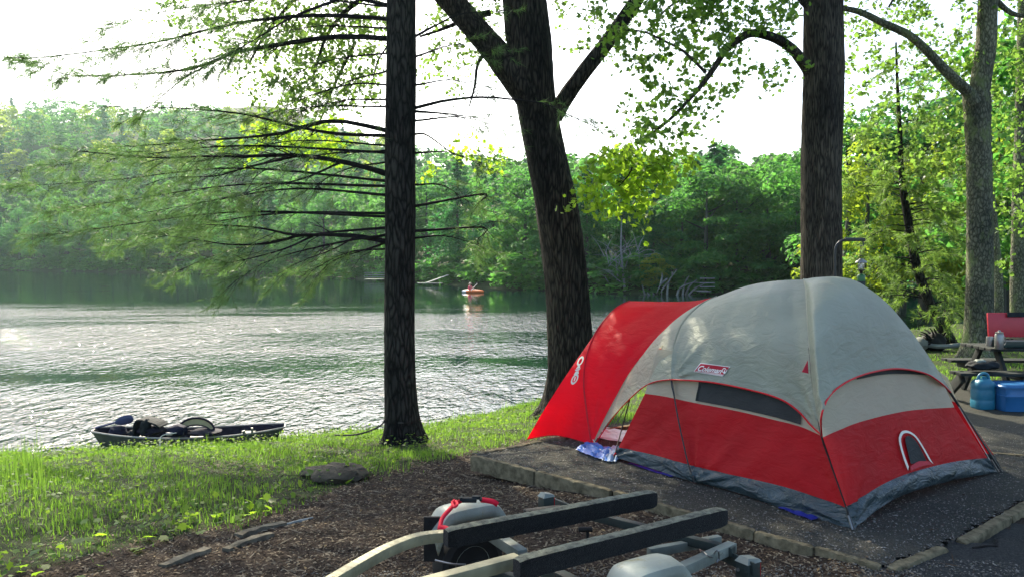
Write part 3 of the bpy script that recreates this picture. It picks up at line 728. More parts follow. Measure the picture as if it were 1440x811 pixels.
pb([(584, 189), (600, 190), (635, 215), (650, 220), (690, 215)], [0, -.4], .016, leafy=.25, dens=1.4)
pb([(582, 335), (625, 332), (675, 345)], [0, -.3], .018, leafy=.35, dens=1.5)
pb([(583, 52), (615, 35), (650, 20), (720, 15)], [0, .3], .02, leafy=.5)
for (x0, y0, x1, y1, dy) in [(546, 40, 330, 60, 1.2), (546, 75, 380, 120, -1.0), (546, 100, 420, 160, 1.0), (546, 140, 400, 170, -.8), (546, 150, 300, 178, 1.2), (546, 205, 300, 215, 1.3), (546, 212, 340, 250, -1.3), (546, 228, 420, 275, .9),
                             (584, 80, 700, 70, .8), (584, 120, 690, 130, -.6), (584, 215, 690, 240, .8), (584, 170, 720, 185, 1.0), (584, 260, 660, 285, -.5), (546, 350, 430, 385, .5), (546, 10, 250, 5, -.9)]:
    xm = (x0 + x1) / 2; pb([(x0, y0), (xm, (y0 + y1) / 2 - 12), (x1, y1)], [0, dy * .5, dy], .016, leafy=.22, dens=1.9, tuft_from=.35, twig_from=.12, Ltw=.5)
# leafy lower boughs drifting left (softly hanging needle masses)
for (x0, y0, x1, y1, dy, lf) in [(548, 262, 70, 300, 1.9, 1), (548, 255, 30, 262, 2.4, 1), (548, 300, 150, 345, 2.0, 1), (548, 305, 40, 335, 1.4, 1), (548, 320, 240, 385, 1.4, 1),
                                 (548, 330, 330, 395, -1.0, 1), (548, 275, 200, 300, -1.4, .9), (548, 215, 20, 240, 2.6, .8), (584, 325, 700, 360, 1.5, 1), (584, 290, 700, 300, 2.0, .5), (548, 335, 440, 398, .8, 1)]:
    xm = (x0 + x1) / 2; pb([(x0, y0), (xm + 40, (y0 + y1) / 2 - 22), ((xm + x1) / 2, (y0 + y1) / 2 + (y1 - y0) * .12 - 6), (x1, y1)], [0, dy * .5, dy], .022, leafy=lf, dens=1.0, tuft_from=.42, Ltw=.62)
for k in range(26):     # boughs above the frame
    a = random.uniform(0, 6.283); z = random.uniform(5.9, 11.5); L = random.uniform(2.0, 3.8); b = P(565, 0, Y1); c = Vector((b.x, b.y, z))
    e = c + Vector((math.cos(a) * L, math.sin(a) * L, -.25)); 
    if e.z - .6 < CH + .345 * e.y: e.z = CH + .345 * e.y + .8
    pine_branch([c, c.lerp(e, .5) + Vector((0, 0, .35)), e], .03, leafy=1.0, dens=.55, tuft_from=.3, Ltw=.6)
tk.v += []; ob = tk.build('trunk', M['bark_dark'], pine, True); tw.build('branches', M['twig'], pine, True)
Cn = np.array([tuple(v) for v in TUF]); Dn = unit(np.array([tuple(v) for v in DIR]))
cl = Cloud(); cl.add(needles(Cn, Dn, .12, .0032, 11)); cl.build('crown', M['needle'], pine)

# --- tree 2: leaning forked oak
g = TG(795, 584); Y2 = g.y
oak = thing('oak_tree', 'thick dark trunk leaning left and forking into two limbs behind the red vestibule', 'tree', g)
tk = MB(); trunk_tube(tk, [(795, 592), (800, 545), (802, 500), (797, 400), (784, 300), (768, 220), (755, 150), (745, 70), (738, 0), (726, -130), (705, -330)], Y2, [66, 62, 59, 61, 58, 57, 64, 58, 54, 44, 26], 1.75)
tw = MB()
limb(NL(oak, 'bark_oak'), [(762, 165), (738, 128), (712, 93), (690, 65), (655, 25), (620, -15), (570, -90), (500, -200)], Y2 - .1, [40, 42, 36, 34, 33, 31, 26, 14], 34, 18)
limb(NL(oak, 'bark_oak'), [(780, 165), (797, 135), (820, 103), (850, 65), (885, 15), (905, -15), (960, -100), (1000, -200)], Y2 + .1, [24, 22, 21, 20, 19, 17, 14, 9], 34, 14)
limb(NL(oak, 'bark_oak'), [(690, 18), (655, 28), (620, 42), (590, 52)], Y2 + .2, [10, 7, 5, 3], 10, 8)
limb(NL(oak, 'bark_oak'), [(640, 0), (560, -20), (500, 5), (460, 50), (440, 110)], [Y2, Y2, Y2 + .5, Y2 + .8, Y2 + 1], [14, 10, 8, 5, 3], 20, 8)
limb(NL(oak, 'bark_oak'), [(560, -20), (440, -15), (380, 40), (350, 90)], Y2 + .9, [10, 8, 5, 3], 16, 8)
limb(NL(oak, 'bark_oak'), [(690, 65), (672, 90), (668, 120), (660, 150)], Y2 - .3, [8, 5, 4, 2], 10, 6)
tk.build('trunk', M['bark_oak'], oak, True)
cl = Cloud()
cl.add(cluster(tw, [(430, 20, 75, 32, 330), (500, 60, 45, 50, 240), (420, 100, 55, 45, 280), (480, 130, 50, 40, 220), (380, 80, 50, 40, 160), (340, 112, 35, 28, 100), (520, 25, 40, 35, 190), (300, 40, 50, 40, 130),
                    (430, 150, 60, 20, 110), (640, 60, 45, 40, 130), (660, 105, 28, 38, 80), (640, 15, 60, 25, 170), (690, 40, 22, 30, 70), (820, 60, 20, 40, 40), (800, 15, 35, 22, 80), (606, 100, 20, 45, 60), (865, 25, 25, 30, 60), (360, 15, 60, 25, 170), (450, 60, 60, 40, 300), (400, 40, 60, 40, 260), (330, 70, 45, 35, 160), (500, 100, 45, 50, 220), (440, 130, 60, 35, 200), (395, 140, 35, 20, 70), (270, 20, 50, 25, 130), (480, 25, 60, 35, 240), (540, 130, 18, 60, 60)], Y2 + .9, 'star', .06, .9, MULT=1.9))
canopy(tw, cl, (P(700, -200, Y2).x, Y2 + 3.4, 10.6), (5.6, 5.2, 3.4), 170, 150, .085, seed=3)
cl.build('crown', M['leaf_oak'], oak)
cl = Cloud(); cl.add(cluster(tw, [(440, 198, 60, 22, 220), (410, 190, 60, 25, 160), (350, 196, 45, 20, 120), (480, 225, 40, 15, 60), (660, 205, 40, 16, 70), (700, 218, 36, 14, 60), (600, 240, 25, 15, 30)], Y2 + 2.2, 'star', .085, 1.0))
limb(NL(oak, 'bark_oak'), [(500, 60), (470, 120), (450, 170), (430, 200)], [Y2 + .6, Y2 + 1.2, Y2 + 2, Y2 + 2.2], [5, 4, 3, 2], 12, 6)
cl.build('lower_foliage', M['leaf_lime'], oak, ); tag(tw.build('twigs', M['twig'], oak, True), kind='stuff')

# --- tree 3: thick straight maple behind the tent
Y3 = 12.4
maple = thing('maple_tree', 'thick straight striped trunk directly behind the tent with an arching leafy limb', 'tree', (P(1156, 400, Y3).x, Y3, 0))
tk = MB(); b3 = G(1156, 560, -.1); pxb = 1156; pyb = 366 + 2.1 * F_PX / Y3
trunk_tube(tk, [(1156, pyb + 4), (1156, 480), (1155, 400), (1155, 250), (1158, 100), (1158, 0), (1161, -200), (1165, -450)], Y3, [60, 58, 55, 54, 50, 46, 42, 26], 1.5)
tk.build('trunk', M['bark_maple'], maple, True)
tw = MB()
limb(NL(maple, 'bark_maple'), [(1142, 110), (1131, 90), (1112, 68), (1090, 54), (1060, 47), (1040, 55), (1020, 72), (1005, 95), (985, 122), (965, 145), (940, 170), (915, 190), (897, 215), (885, 245), (870, 262)], [Y3, Y3 - .1, Y3 - .3, Y3 - .5, Y3 - .6, Y3 - .7, Y3 - .7, Y3 - .8, Y3 - .8, Y3 - .9, Y3 - .9, Y3 - .9, Y3 - 1, Y3 - 1, Y3 - 1], [17, 14, 11, 8, 5, 3, 2], 46, 10)
limb(NL(maple, 'bark_maple'), [(993, 103), (975, 85), (958, 70), (930, 56), (905, 45), (875, 42)], Y3 - .8, [5, 4, 3.5, 3, 2], 16, 7)
limb(NL(maple, 'bark_maple'), [(1145, -40), (1110, -60), (1060, -30), (1010, 5), (985, 35)], Y3 - .5, [12, 9, 6, 4, 2], 20, 8)
limb(NL(maple, 'bark_maple'), [(1145, 15), (1128, 0), (1118, -20), (1110, -60)], Y3, [14, 12, 10, 8], 10, 8)
limb(NL(maple, 'bark_maple'), [(1005, 5), (960, 0), (930, 20), (915, 40)], Y3 - .5, [5, 4, 3, 2], 10, 6)
cl = Cloud()
cl.add(cluster(tw, [(940, 18, 78, 30, 420), (1010, 22, 60, 34, 300), (900, 62, 45, 38, 170), (960, 70, 60, 34, 230), (1012, 95, 28, 24, 60), (1090, 98, 26, 20, 60), (1105, 25, 24, 40, 130), (930, 130, 45, 28, 110), (915, 165, 42, 28, 130),
                    (1002, 145, 28, 22, 60), (960, 160, 32, 24, 60), (985, 186, 20, 8, 10), (900, 205, 40, 20, 120), (1045, 60, 20, 20, 40), (870, 20, 30, 25, 80), (1075, 10, 40, 20, 120), (1085, 110, 16, 10, 20)], Y3 - .8, 'star', .075, .7, MULT=1.35))
canopy(tw, cl, (P(1158, -200, Y3).x - .4, Y3 + 2.8, 10.4), (5.8, 5.2, 3.4), 180, 150, .085, seed=4)
cl.build('crown', M['leaf_maple'], maple)
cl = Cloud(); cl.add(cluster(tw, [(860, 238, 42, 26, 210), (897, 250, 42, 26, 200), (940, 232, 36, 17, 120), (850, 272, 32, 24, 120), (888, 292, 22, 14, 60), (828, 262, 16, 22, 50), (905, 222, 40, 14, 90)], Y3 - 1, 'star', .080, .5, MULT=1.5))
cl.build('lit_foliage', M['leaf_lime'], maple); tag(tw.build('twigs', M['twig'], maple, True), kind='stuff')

# --- tree 4: mossy grey forked tree on the right
g = TG(1377, 505); Y4 = g.y
moss = thing('beech_tree', 'mossy grey trunk forking high up beside the picnic table', 'tree', g)
tk = MB(); trunk_tube(tk, [(1374, 509), (1377, 470), (1377, 430), (1378, 350), (1377, 250), (1375, 180), (1373, 132)], Y4, [40, 37, 35, 34, 32, 31, 34], 1.75, 70, 28)
tk.build('trunk', M['bark_grey'], moss, True)
tw = MB()
limb(NL(moss, 'bark_grey'), [(1374, 150), (1380, 110), (1386, 70), (1388, 20), (1390, -60), (1392, -200), (1395, -380)], Y4, [26, 26, 24, 26, 22, 16, 8], 30, 14)
limb(NL(moss, 'bark_grey'), [(1372, 146), (1362, 130), (1345, 115), (1325, 95), (1300, 68), (1275, 48), (1240, 32), (1205, 16), (1160, 8)], Y4 - .2, [16, 15, 12, 11, 10, 8, 6], 34, 10)
limb(NL(moss, 'bark_grey'), [(1390, -10), (1405, 5), (1425, 20), (1460, 26)], Y4, [10, 8, 6, 4], 12, 8)
limb(NL(moss, 'bark_grey'), [(1392, -90), (1340, -130), (1290, -60), (1250, 10)], Y4, [10, 8, 6, 3], 16, 8)
cl = Cloud()
cl.add(cluster(tw, [(1210, 40, 35, 40, 150), (1245, 92, 48, 34, 210), (1200, 130, 22, 36, 70), (1300, 25, 52, 26, 240), (1335, 80, 38, 34, 200), (1420, 40, 34, 56, 380), (1428, 140, 32, 56, 380), (1300, 150, 56, 28, 190),
                    (1345, 205, 36, 46, 240), (1425, 250, 30, 66, 360), (1255, 172, 48, 26, 130), (1320, 255, 38, 26, 150), (1430, 340, 24, 50, 240), (1235, 250, 40, 20, 60), (1195, 230, 20, 22, 40), (1345, 300, 26, 40, 130), (1480, 120, 60, 120, 300), (1220, 60, 50, 50, 200), (1290, 60, 60, 50, 240), (1350, 130, 50, 50, 260), (1215, 180, 40, 50, 140), (1290, 210, 60, 40, 220), (1425, 200, 30, 80, 300), (1400, 90, 40, 60, 260)], Y4 + 1.2, 'star', .08, 1.2, MULT=1.3))
canopy(tw, cl, (P(1392, -200, Y4).x, Y4 + .5, 11.5), (5.2, 4.2, 3.4), 95, 120, .10, seed=5)
cl.build('crown', M['leaf_soft'], moss); tag(tw.build('twigs', M['twig'], moss, True), kind='stuff')

# thin trunks right
def slim_tree(pxs, Y, w, label, kind, seed):
    g = Vector((P(pxs[0][0], pxs[0][1], Y).x, Y, tz(P(pxs[0][0], pxs[0][1], Y).x, Y)))
    o = thing(kind, label, 'tree', g); m = MB(); by = 366 + (CH - g.z + .05) * F_PX / Y
    limb(m, [(pxs[0][0], by)] + pxs, Y, w, 40, 16, .04); m.build('trunk', M['bark_grey'], o, True)
    tw = MB(); cl = Cloud(); canopy(tw, cl, (P(pxs[-1][0], 0, Y).x, Y + .3, CH + .345 * Y + 3.4), (2.6, 2.6, 2.6), 36, 110, .10, .36, seed); tw.build('limbs', M['bark_grey'], o, True); cl.build('crown', M['leaf_soft'], o)
slim_tree([(1404, 400), (1397, 320), (1390, 230), (1388, 100), (1385, -60), (1384, -250)], 22.5, [13, 12, 11, 10, 8, 5], 'thin grey trunk close behind the right side of the mossy forked trunk', 'young_tree', 8)
slim_tree([(1431, 400), (1433, 300), (1436, 200), (1439, 50), (1440, -200)], 20.5, [20, 18, 17, 15, 8], 'grey trunk at the right picture edge behind the red camp stove', 'young_tree', 9)

# --- leaning spindly pine over the stump
g = TG(1340, 487); Y6 = g.y
lp = thing('leaning_pine', 'slender dark pine leaning over the water behind the uprooted stump', 'tree', g)
tk = MB(); pathp = [(1343, 492), (1330, 468), (1318, 448), (1302, 412), (1289, 375), (1277, 310), (1268, 250), (1265, 180), (1262, 120), (1260, 60)]
pp, r = limb(tk, pathp, Y6, [17, 15, 13, 12, 11, 8.5, 7, 5.5, 4, 2.5], 60, 14, .05); tk.build('trunk', M['bark_dark'], lp, True)
tw = MB(); TUF = []; DIR = []
for i in range(7, 59):
    for q in range(2):
        c = pp[i]; hz = (c.z - g.z) / (pp[-1].z - g.z); L = 1.9 * (1.05 - hz) ** .6 * random.uniform(.55, 1.15); a = random.uniform(0, 6.283)
        e = c + Vector((math.cos(a) * L, math.sin(a) * L * .9, random.uniform(-.55, .1) * L * .55))
        pine_branch([c, c.lerp(e, .5) + Vector((0, 0, .12 * L)), e], .016 * (1.15 - hz) + .004, leafy=(.35 if hz < .12 else .95) * (1 if hz < .62 else .55), dens=.42, tuft_from=.22, twig_from=.2, Ltw=.5)
tw.build('branches', M['twig'], lp, True)
Cn = np.array([tuple(v) for v in TUF]); Dn = unit(np.array([tuple(v) for v in DIR]))
NEEDLE_COUNT = len(Cn); cl = Cloud(); cl.add(needles(Cn, Dn, .15, .0075, 11)); M['needle_lit'] = m_leaf('lit_pine_needles', [(.035, .085, .025), (.06, .13, .03), (.10, .17, .04)], (.32, .52, .08), .5); cl.build('crown', M['needle_lit'], lp)
for m_, p_, t_ in PENDING: m_.build('limb', M[t_], p_, True)
#@@PART4
# ------------------------------------------------------------------ the tent
def GY(px, py, z): return G(px, py, z)
A0, C0, D0 = G(1199, 742), G(1404, 662), G(863, 641)
E0 = C0 + (D0 - A0); CEN = (A0 + E0) / 2
ax = (C0 - A0); ax.z = 0; ax.normalize(); bx = Vector((-ax.y, ax.x, 0))
def loc(p): r = p - CEN; return Vector((r.dot(ax), r.dot(bx), p.z))
def wpt(l): v = CEN + ax * l[0] + bx * l[1]; return Vector((v.x, v.y, l[2]))
def mir(p): l = loc(p); return wpt((-l.x, l.y, l.z))
LEAN = .27
def wallL(px, py, off=0.0):      # sight line onto the leaning window wall
    d = ray(px, py); o = Vector((0, 0, CH)); a0 = A0.dot(ax)
    t_ = (a0 + LEAN * CH - off - o.dot(ax)) / (d.dot(ax) - LEAN * d.z); return o + d * t_
def wallR(px, py, off=0.0):      # sight line onto the leaning rear wall with the little arch
    d = ray(px, py); o = Vector((0, 0, CH)); a0 = A0.dot(bx)
    t_ = (a0 + LEAN * CH - off - o.dot(bx)) / (d.dot(bx) - LEAN * d.z); return o + d * t_
tent = thing('dome_tent', 'red and sage green dome tent with a red vestibule pitched on the gravel', 'tent', CEN)
PINCH = [G(863, 641), G(976, 678), A0, C0]
def crease(V, nrm, amp=.022, reach=.75, k=11, pts=None):
    out = []
    for p in V:
        q = Vector(p)
        for n_, s_ in enumerate(pts or PINCH):
            d = q - s_; L = d.length
            if .02 < L < reach:
                a = math.atan2(d.z, (d - nrm * d.dot(nrm)).dot(nrm.cross(Vector((0, 0, 1))))); q = q + nrm * amp * (math.sin(a * k * 1.0 + n_ * 2 + 1.5 * math.sin(a * 5)) * .7 + .4 * math.sin(a * k * 2.3 + n_)) * min(1, L / .15) * (1 - L / reach) ** 1.2
        out.append(q)
    return out
def coons(top, bot, left, right, nu=48, nv=48, bulge=0.0, wr=0.0, freq=(9, 5)):
    T_, B_ = catmull(top, nu), catmull(bot, nu); L_, R_ = catmull(left, nv), catmull(right, nv)
    V = []
    for j in range(nv):
        v = j / (nv - 1)
        for i in range(nu):
            u = i / (nu - 1)
            s = T_[i] * (1 - v) + B_[i] * v + L_[j] * (1 - u) + R_[j] * u - (T_[0] * (1 - u) * (1 - v) + T_[-1] * u * (1 - v) + B_[0] * (1 - u) * v + B_[-1] * u * v)
            V.append(s)
    if bulge or wr:
        cen = sum(V, Vector()) / len(V); nrm = (V[nu - 1] - V[0]).cross(V[(nv - 1) * nu + nu // 2] - V[nu // 2])
        if nrm.length < 1e-6: nrm = (V[-1] - V[0]).cross(V[(nv - 1) * nu] - V[0])
        nrm.normalize()
        if nrm.dot(cen - (CEN + Vector((0, 0, .6)))) < 0: nrm = -nrm
        for j in range(nv):
            for i in range(nu):
                u, v = i / (nu - 1), j / (nv - 1); e = math.sin(math.pi * u) * math.sin(math.pi * v)
                w = math.sin(u * freq[0] * 2 + 2.2 * math.sin(v * 3)) * .5 + math.sin(u * freq[0] * 5 + v * 9) * .22 + math.sin(v * freq[1] * 3 + u * 4) * .3
                V[j * nu + i] = V[j * nu + i] + nrm * (bulge * e + wr * w * min(1, e * 3))
    Fc = [(j * nu + i, j * nu + i + 1, (j + 1) * nu + i + 1, (j + 1) * nu + i) for j in range(nv - 1) for i in range(nu - 1)]
    return V, Fc
def patch(name, mat, *a, cr=None, **k):
    V, Fc = coons(*a, **k)
    if cr: V = crease(V, cr[0], cr[1], cr[2], cr[3], cr[4])
    m = MB(); m.add(V, Fc); return m.build(name, mat, tent, True), BVHTree.FromPolygons(V, Fc)
PY = lambda l: [P(a, b, y) for a, b, y in l]
AP = P(1130, 393, 7.55)
PA = [AP] + PY([(1133, 408, 7.25), (1134, 425, 6.9), (1136, 460, 6.5), (1140, 505, 6.28), (1143, 535, 6.2), (1150, 580, 6.12), (1156, 612, 6.05)])
PC = [AP] + PY([(1172, 397, 7.5), (1213, 411, 7.45), (1250, 438, 7.4), (1284, 473, 7.4), (1312, 512, 7.4), (1337, 551, 7.4)])
RID = P(1008, 417, 8.35)
PBU = [RID] + PY([(992, 424, 8.2), (977, 435, 8.05), (960, 454, 7.85), (950, 478, 7.68), (946, 500, 7.55), (944, 533, 7.43)])
TOPL = [RID] + PY([(1050, 402, 8.1), (1090, 395, 7.8)]) + [AP]
def proj(f, l, off=0.0): return [f(a, b, off) for a, b in l]
HEML = proj(wallL, [(944, 533), (1000, 537), (1060, 549), (1098, 561), (1122, 577), (1140, 597), (1156, 614)], .055)
HEML[0] = PBU[-1]; HEML[-1] = PA[-1]
f1, bvL = patch('rain_fly', M['sage'], TOPL, HEML, PBU, PA, 84, 76, .05, .007, cr=(-ax, .022, .85, 9, [PA[-1], PBU[-1]]))
HEMR = proj(wallR, [(1156, 614), (1155, 585), (1166, 557), (1190, 537), (1222, 524), (1262, 518), (1300, 524), (1322, 537), (1337, 551)], .05)
HEMR[0] = PA[-1]; HEMR[-1] = PC[-1]
f2, bvR = patch('rain_fly', M['sage'], [AP, AP], HEMR, PA, PC, 76, 76, .10, .007, cr=(-bx, .024, .9, 9, [PA[-1], PC[-1]]))
# pale band over the first hoop, the hem falling to the vestibule foot
FT = G(834, 624)
RB = [RID] + PY([(979, 436, 8.36), (942, 464, 8.3), (913, 490, 8.28), (887, 523, 8.3), (868, 556, 8.36), (850, 590, 8.42)]) + [FT]
HEMV = [PBU[-1]] + PY([(922, 536, 7.6), (903, 545, 7.8), (880, 566, 8.0), (858, 592, 8.2)]) + [FT + Vector((.015, -.02, 0))]
V, Fc = coons([RID, RID], HEMV[::-1], RB, PBU, 30, 44, .0, .004); m = MB(); m.add(V, Fc); m.build('rain_fly', M['sage_pale'], tent, True, 'paler sage band of the fly over the hoop')
H2T = P(886, 423, 9.45)
H2 = [H2T] + PY([(868, 432, 9.3), (851, 449, 9.12), (836, 471, 8.95), (825, 501, 8.8), (821, 538, 8.68), (826, 582, 8.58)]) + [FT + Vector((-.012, .0, 0))]
RIDV = [H2T] + PY([(930, 424, 9.1), (975, 423, 8.7)]) + [RID]
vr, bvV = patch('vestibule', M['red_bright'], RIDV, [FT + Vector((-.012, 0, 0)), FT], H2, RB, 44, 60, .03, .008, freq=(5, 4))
H2m = [mir(p) for p in H2]; RBm = [mir(p) for p in RB]; PBm = [mir(p) for p in PBU]; HVm = [mir(p) for p in HEMV]
H2m[0] = H2T; RBm[0] = RID; PBm[0] = RID; HVm[0] = PBm[-1]
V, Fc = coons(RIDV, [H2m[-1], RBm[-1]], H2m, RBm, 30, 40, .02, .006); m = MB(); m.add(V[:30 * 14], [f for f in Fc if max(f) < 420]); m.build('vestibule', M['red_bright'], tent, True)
V, Fc = coons([RID, RID], HVm[::-1], RBm, PBm, 20, 30, 0, .004); m = MB(); m.add(V, Fc); m.build('rain_fly', M['sage_pale'], tent, True)
HM = [PBm[-1]] + [mir(p) for p in HEML[1:-1]] + [PC[-1]]
patch('rain_fly', M['sage'], TOPL, HM, PBm, PC, 40, 40, .05, .005)
# front panel of the vestibule: from the hoop down to the staked front line
TIP = G(741, 617); T2 = wpt((1.0, loc(TIP).y + .1, 0)); MID = wpt((-.3, loc(TIP).y + .28, .03))
hoop = H2[::-1] + H2m[1:]
botm = [FT + Vector((-.012, 0, 0)), P(800, 614.5, 8.72), P(775, 611.5, 8.75), TIP, MID, T2, H2m[-1]]
nu = 80; hp = catmull(hoop, nu)
bp = catmull(botm[:4], 26)[:-1] + [TIP.lerp(MID, i / 20) for i in range(20)] + [MID.lerp(T2, i / 20) for i in range(20)] + [T2.lerp(H2m[-1], i / 14) for i in range(15)]
V = []; nv = 30
for j in range(nv):
    v = j / (nv - 1)
    for i in range(nu):
        p = hp[i].lerp(bp[i], v); e = math.sin(math.pi * v); p = p + bx * (.03 * e) - ax * (.01 * e) + (p - CEN).normalized() * .004 * math.sin(i * .9 + v * 3) * e; V.append(p)
Fc = [(j * nu + i, j * nu + i + 1, (j + 1) * nu + i + 1, (j + 1) * nu + i) for j in range(nv - 1) for i in range(46)]
m = MB(); m.add(V, Fc); m.build('vestibule_door', M['red_bright'], tent, True); bvD = BVHTree.FromPolygons(V, Fc)
# body walls: skirt, red wall, beige upper wall, window, all traced on the leaning wall planes
def band(name, mat, f, top, bot, wr=.006, freq=(9, 3), off=0.0, label=None, n=90, nv=16, bulge=.0):
    t_, b_ = proj(f, top, off), proj(f, bot, off)
    V, Fc = coons(t_, b_, [t_[0], b_[0]], [t_[-1], b_[-1]], n, nv, bulge, wr, freq); V = crease(V, -ax if f is wallL else -bx, .024 if mat is M['slate'] else .013); m = MB(); m.add(V, Fc); o = m.build(name, mat, tent, True)
    if label: o['label'] = label
    return o, V, Fc
Lb = [(863, 641), (920, 659), (975, 677), (1035, 692), (1100, 714), (1150, 729), (1198, 744)]
Ls = [(870, 628), (920, 639), (978, 655), (1035, 668), (1100, 683), (1150, 699), (1190, 713)]
Lr = [(907, 553), (935, 557), (975, 565.5), (1035, 577), (1090, 590), (1125, 599), (1157, 613)]
Lu = [(925, 490), (960, 495), (1000, 500), (1045, 508), (1095, 520), (1120, 535), (1153, 565)]
Ml = []
Ml.append(band('ground_skirt', M['slate'], wallL, Ls, Lb, .010, (14, 2), bulge=.03)); Ml.append(band('wall_panel', M['red'], wallL, Lr, Ls, .010, (8, 2)))
Ml.append(band('upper_wall', M['beige'], wallL, Lu, Lr, .003, (6, 2)))
band('window', M['net'], wallL, [(984, 525), (1040, 531), (1090, 545), (1126, 568)], [(979, 563), (1035, 573.5), (1090, 586), (1126, 596.5)], .004, (6, 2), .012)
m = MB(); m.tube(proj(wallL, [(984, 540), (981, 552), (979, 563)], .015), .009, 5); m.build('tie_strap', M['net'], tent)
Rb = [(1199, 744), (1233, 716), (1277, 693), (1339, 675), (1404, 663)]
Rs = [(1190, 713), (1233, 685), (1277, 665), (1339, 649), (1388, 643)]
Rr = [(1157, 614), (1180, 604), (1215, 591), (1277, 577), (1342, 572)]
Ru = [(1153, 560), (1180, 522), (1215, 505), (1275, 500), (1318, 520)]
Mr = [band('ground_skirt', M['slate'], wallR, Rs, Rb, .012, (9, 2), bulge=.04), band('wall_panel', M['red'], wallR, Rr, Rs, .005, (5, 2)), band('upper_wall', M['beige'], wallR, Ru, Rr, .003, (4, 2))]
band('window', M['net'], wallR, [(1205, 530), (1235, 520), (1262, 517), (1300, 521)], [(1205, 533), (1235, 527), (1265, 525), (1308, 527)], 0, (4, 2), .012)
for k, (o, V, Fc) in enumerate(Ml):   # far side wall, the window wall's mirror twin
    m = MB(); m.add([mir(p) for p in V], Fc); m.build(o.name.split('.')[0], o.data.materials[0], tent, True)
    if k == 0: pass
lefts = [Ml[0][1][15 * 90], Ml[0][1][0], Ml[1][1][0], Ml[2][1][0]]
m = MB()
for a, b in zip(lefts[:-1], lefts[1:]):
    pa, pb_ = [a.lerp(mir(a), i / 12) for i in range(13)], [b.lerp(mir(b), i / 12) for i in range(13)]
    m.add(pa + pb_, [(i, i + 1, i + 14, i + 13) for i in range(12)])
m.build('door_wall', M['red'], tent, True, 'red door wall inside the vestibule')
top_l = lefts[-1]; m = MB(); pa = [top_l.lerp(mir(top_l), i / 12) for i in range(13)]; tp = RID - Vector((0, 0, .1)); m.add(pa + [tp], [(i, i + 1, 13) for i in range(12)]); m.build('upper_wall', M['beige'], tent, True)
# arch port in the rear wall
arch = [(1277, 661), (1271, 645), (1266, 628), (1264, 615), (1268, 606), (1277, 605), (1288, 612), (1299, 628), (1309, 646), (1313, 652)]
ap = catmull(proj(wallR, arch, .018), 30)
m = MB(); inner = [p.lerp(sum(ap, Vector()) / 30, .16) for p in ap]; m.add([p + (p - CEN).normalized() * .0 for p in ap + inner], [(i, i + 1, 31 + i, 30 + i) for i in range(29)]); m.build('port_binding', M['cream'], tent, True)
hole = catmull(proj(wallR, [(1281, 652), (1276, 632), (1273, 616), (1279, 612), (1290, 622), (1303, 647)], .014), 16); m = MB(); c = sum(hole, Vector()) / 16; m.add(hole + [c], [(i, (i + 1) % 16, 16) for i in range(16)]); m.build('cable_port', M['net'], tent)
flp = catmull(proj(wallR, [(1280, 655), (1292, 648), (1306, 648)], .02), 8); fl2 = catmull(proj(wallR, [(1281, 661), (1296, 655), (1311, 652)], .022), 8); m = MB(); m.add(flp + fl2, [(i, i + 1, i + 9, i + 8) for i in range(7)]); m.build('port_flap', M['label_red'], tent)
# piping, poles, pole tips
def piping(pts, r=.0075): m = MB(); m.tube(catmull(pts, 50), r, 6); m.build('hem_piping', M['piping'], tent, True)
piping(HEML); piping(HEMR); piping(HEMV, .006); piping([PBm[-1]] + HVm[1:], .006); piping(botm[:4], .005)
def pole(pts, r=.008, name='tent_pole', n=40, mat='pole'): m = MB(); m.tube(catmull(pts, n), r, 7); return m.build(name, M[mat], tent, True)
ins = Vector((0, 0, -.018))
pole([p + ins for p in PA] + [P(1168, 650, 6.0), A0 + Vector((0, -.03, .0))]); pole([p + ins for p in PC] + [P(1372, 606, 7.42), C0 + Vector((.02, -.02, 0))])
pole([p + ins for p in PBU] + proj(wallL, [(948, 556), (953, 585), (960, 618), (968, 652)], .05) + [G(976, 678) + Vector((0, -.04, .01))], .007)
pole([p + ins for p in H2] , .009); pole([p + ins for p in H2m], .009); pole([p + ins for p in PBm] + [mir(G(975, 678))], .007)
E1 = E0; pole([AP + ins, AP.lerp(E1, .45) + Vector((0, 0, .55)), AP.lerp(E1, .82) + Vector((0, 0, .4)), E1], .008)
for a, b in (((944, 533), (948, 556)), ((1160, 622), (1163, 634)), ((1193, 724), (1199, 744)), ((1394, 646), (1404, 663))):
    f = wallL if a[0] < 1195 else wallR; m = MB(); m.tube([f(*a, .03), f(*b, .03)], .009, 6); m.build('pole_sleeve', M['silver'], tent, True)
# guy lines, inner vestibule post, webbing
def guy(a, b, r=.0035, mat='pole'): m = MB(); m.tube([a, b], r, 5); m.build('guy_line', M[mat], tent)
guy(PC[-1], G(1405, 660) + Vector((.05, .05, 0)), .006); guy(PC[-1] + Vector((0, .02, .01)), G(1402, 663), .004, 'rope_white')
guy(P(886, 560, 8.35), G(862, 648), .007); guy(P(884, 563, 8.2), P(864, 600, 8.1), .004); guy(FT + Vector((.0, .0, .05)), G(856, 648), .006, 'rope_white')
m = MB(); pts = proj(wallL, [(1149, 507 + 0), (1150, 507)], .1)
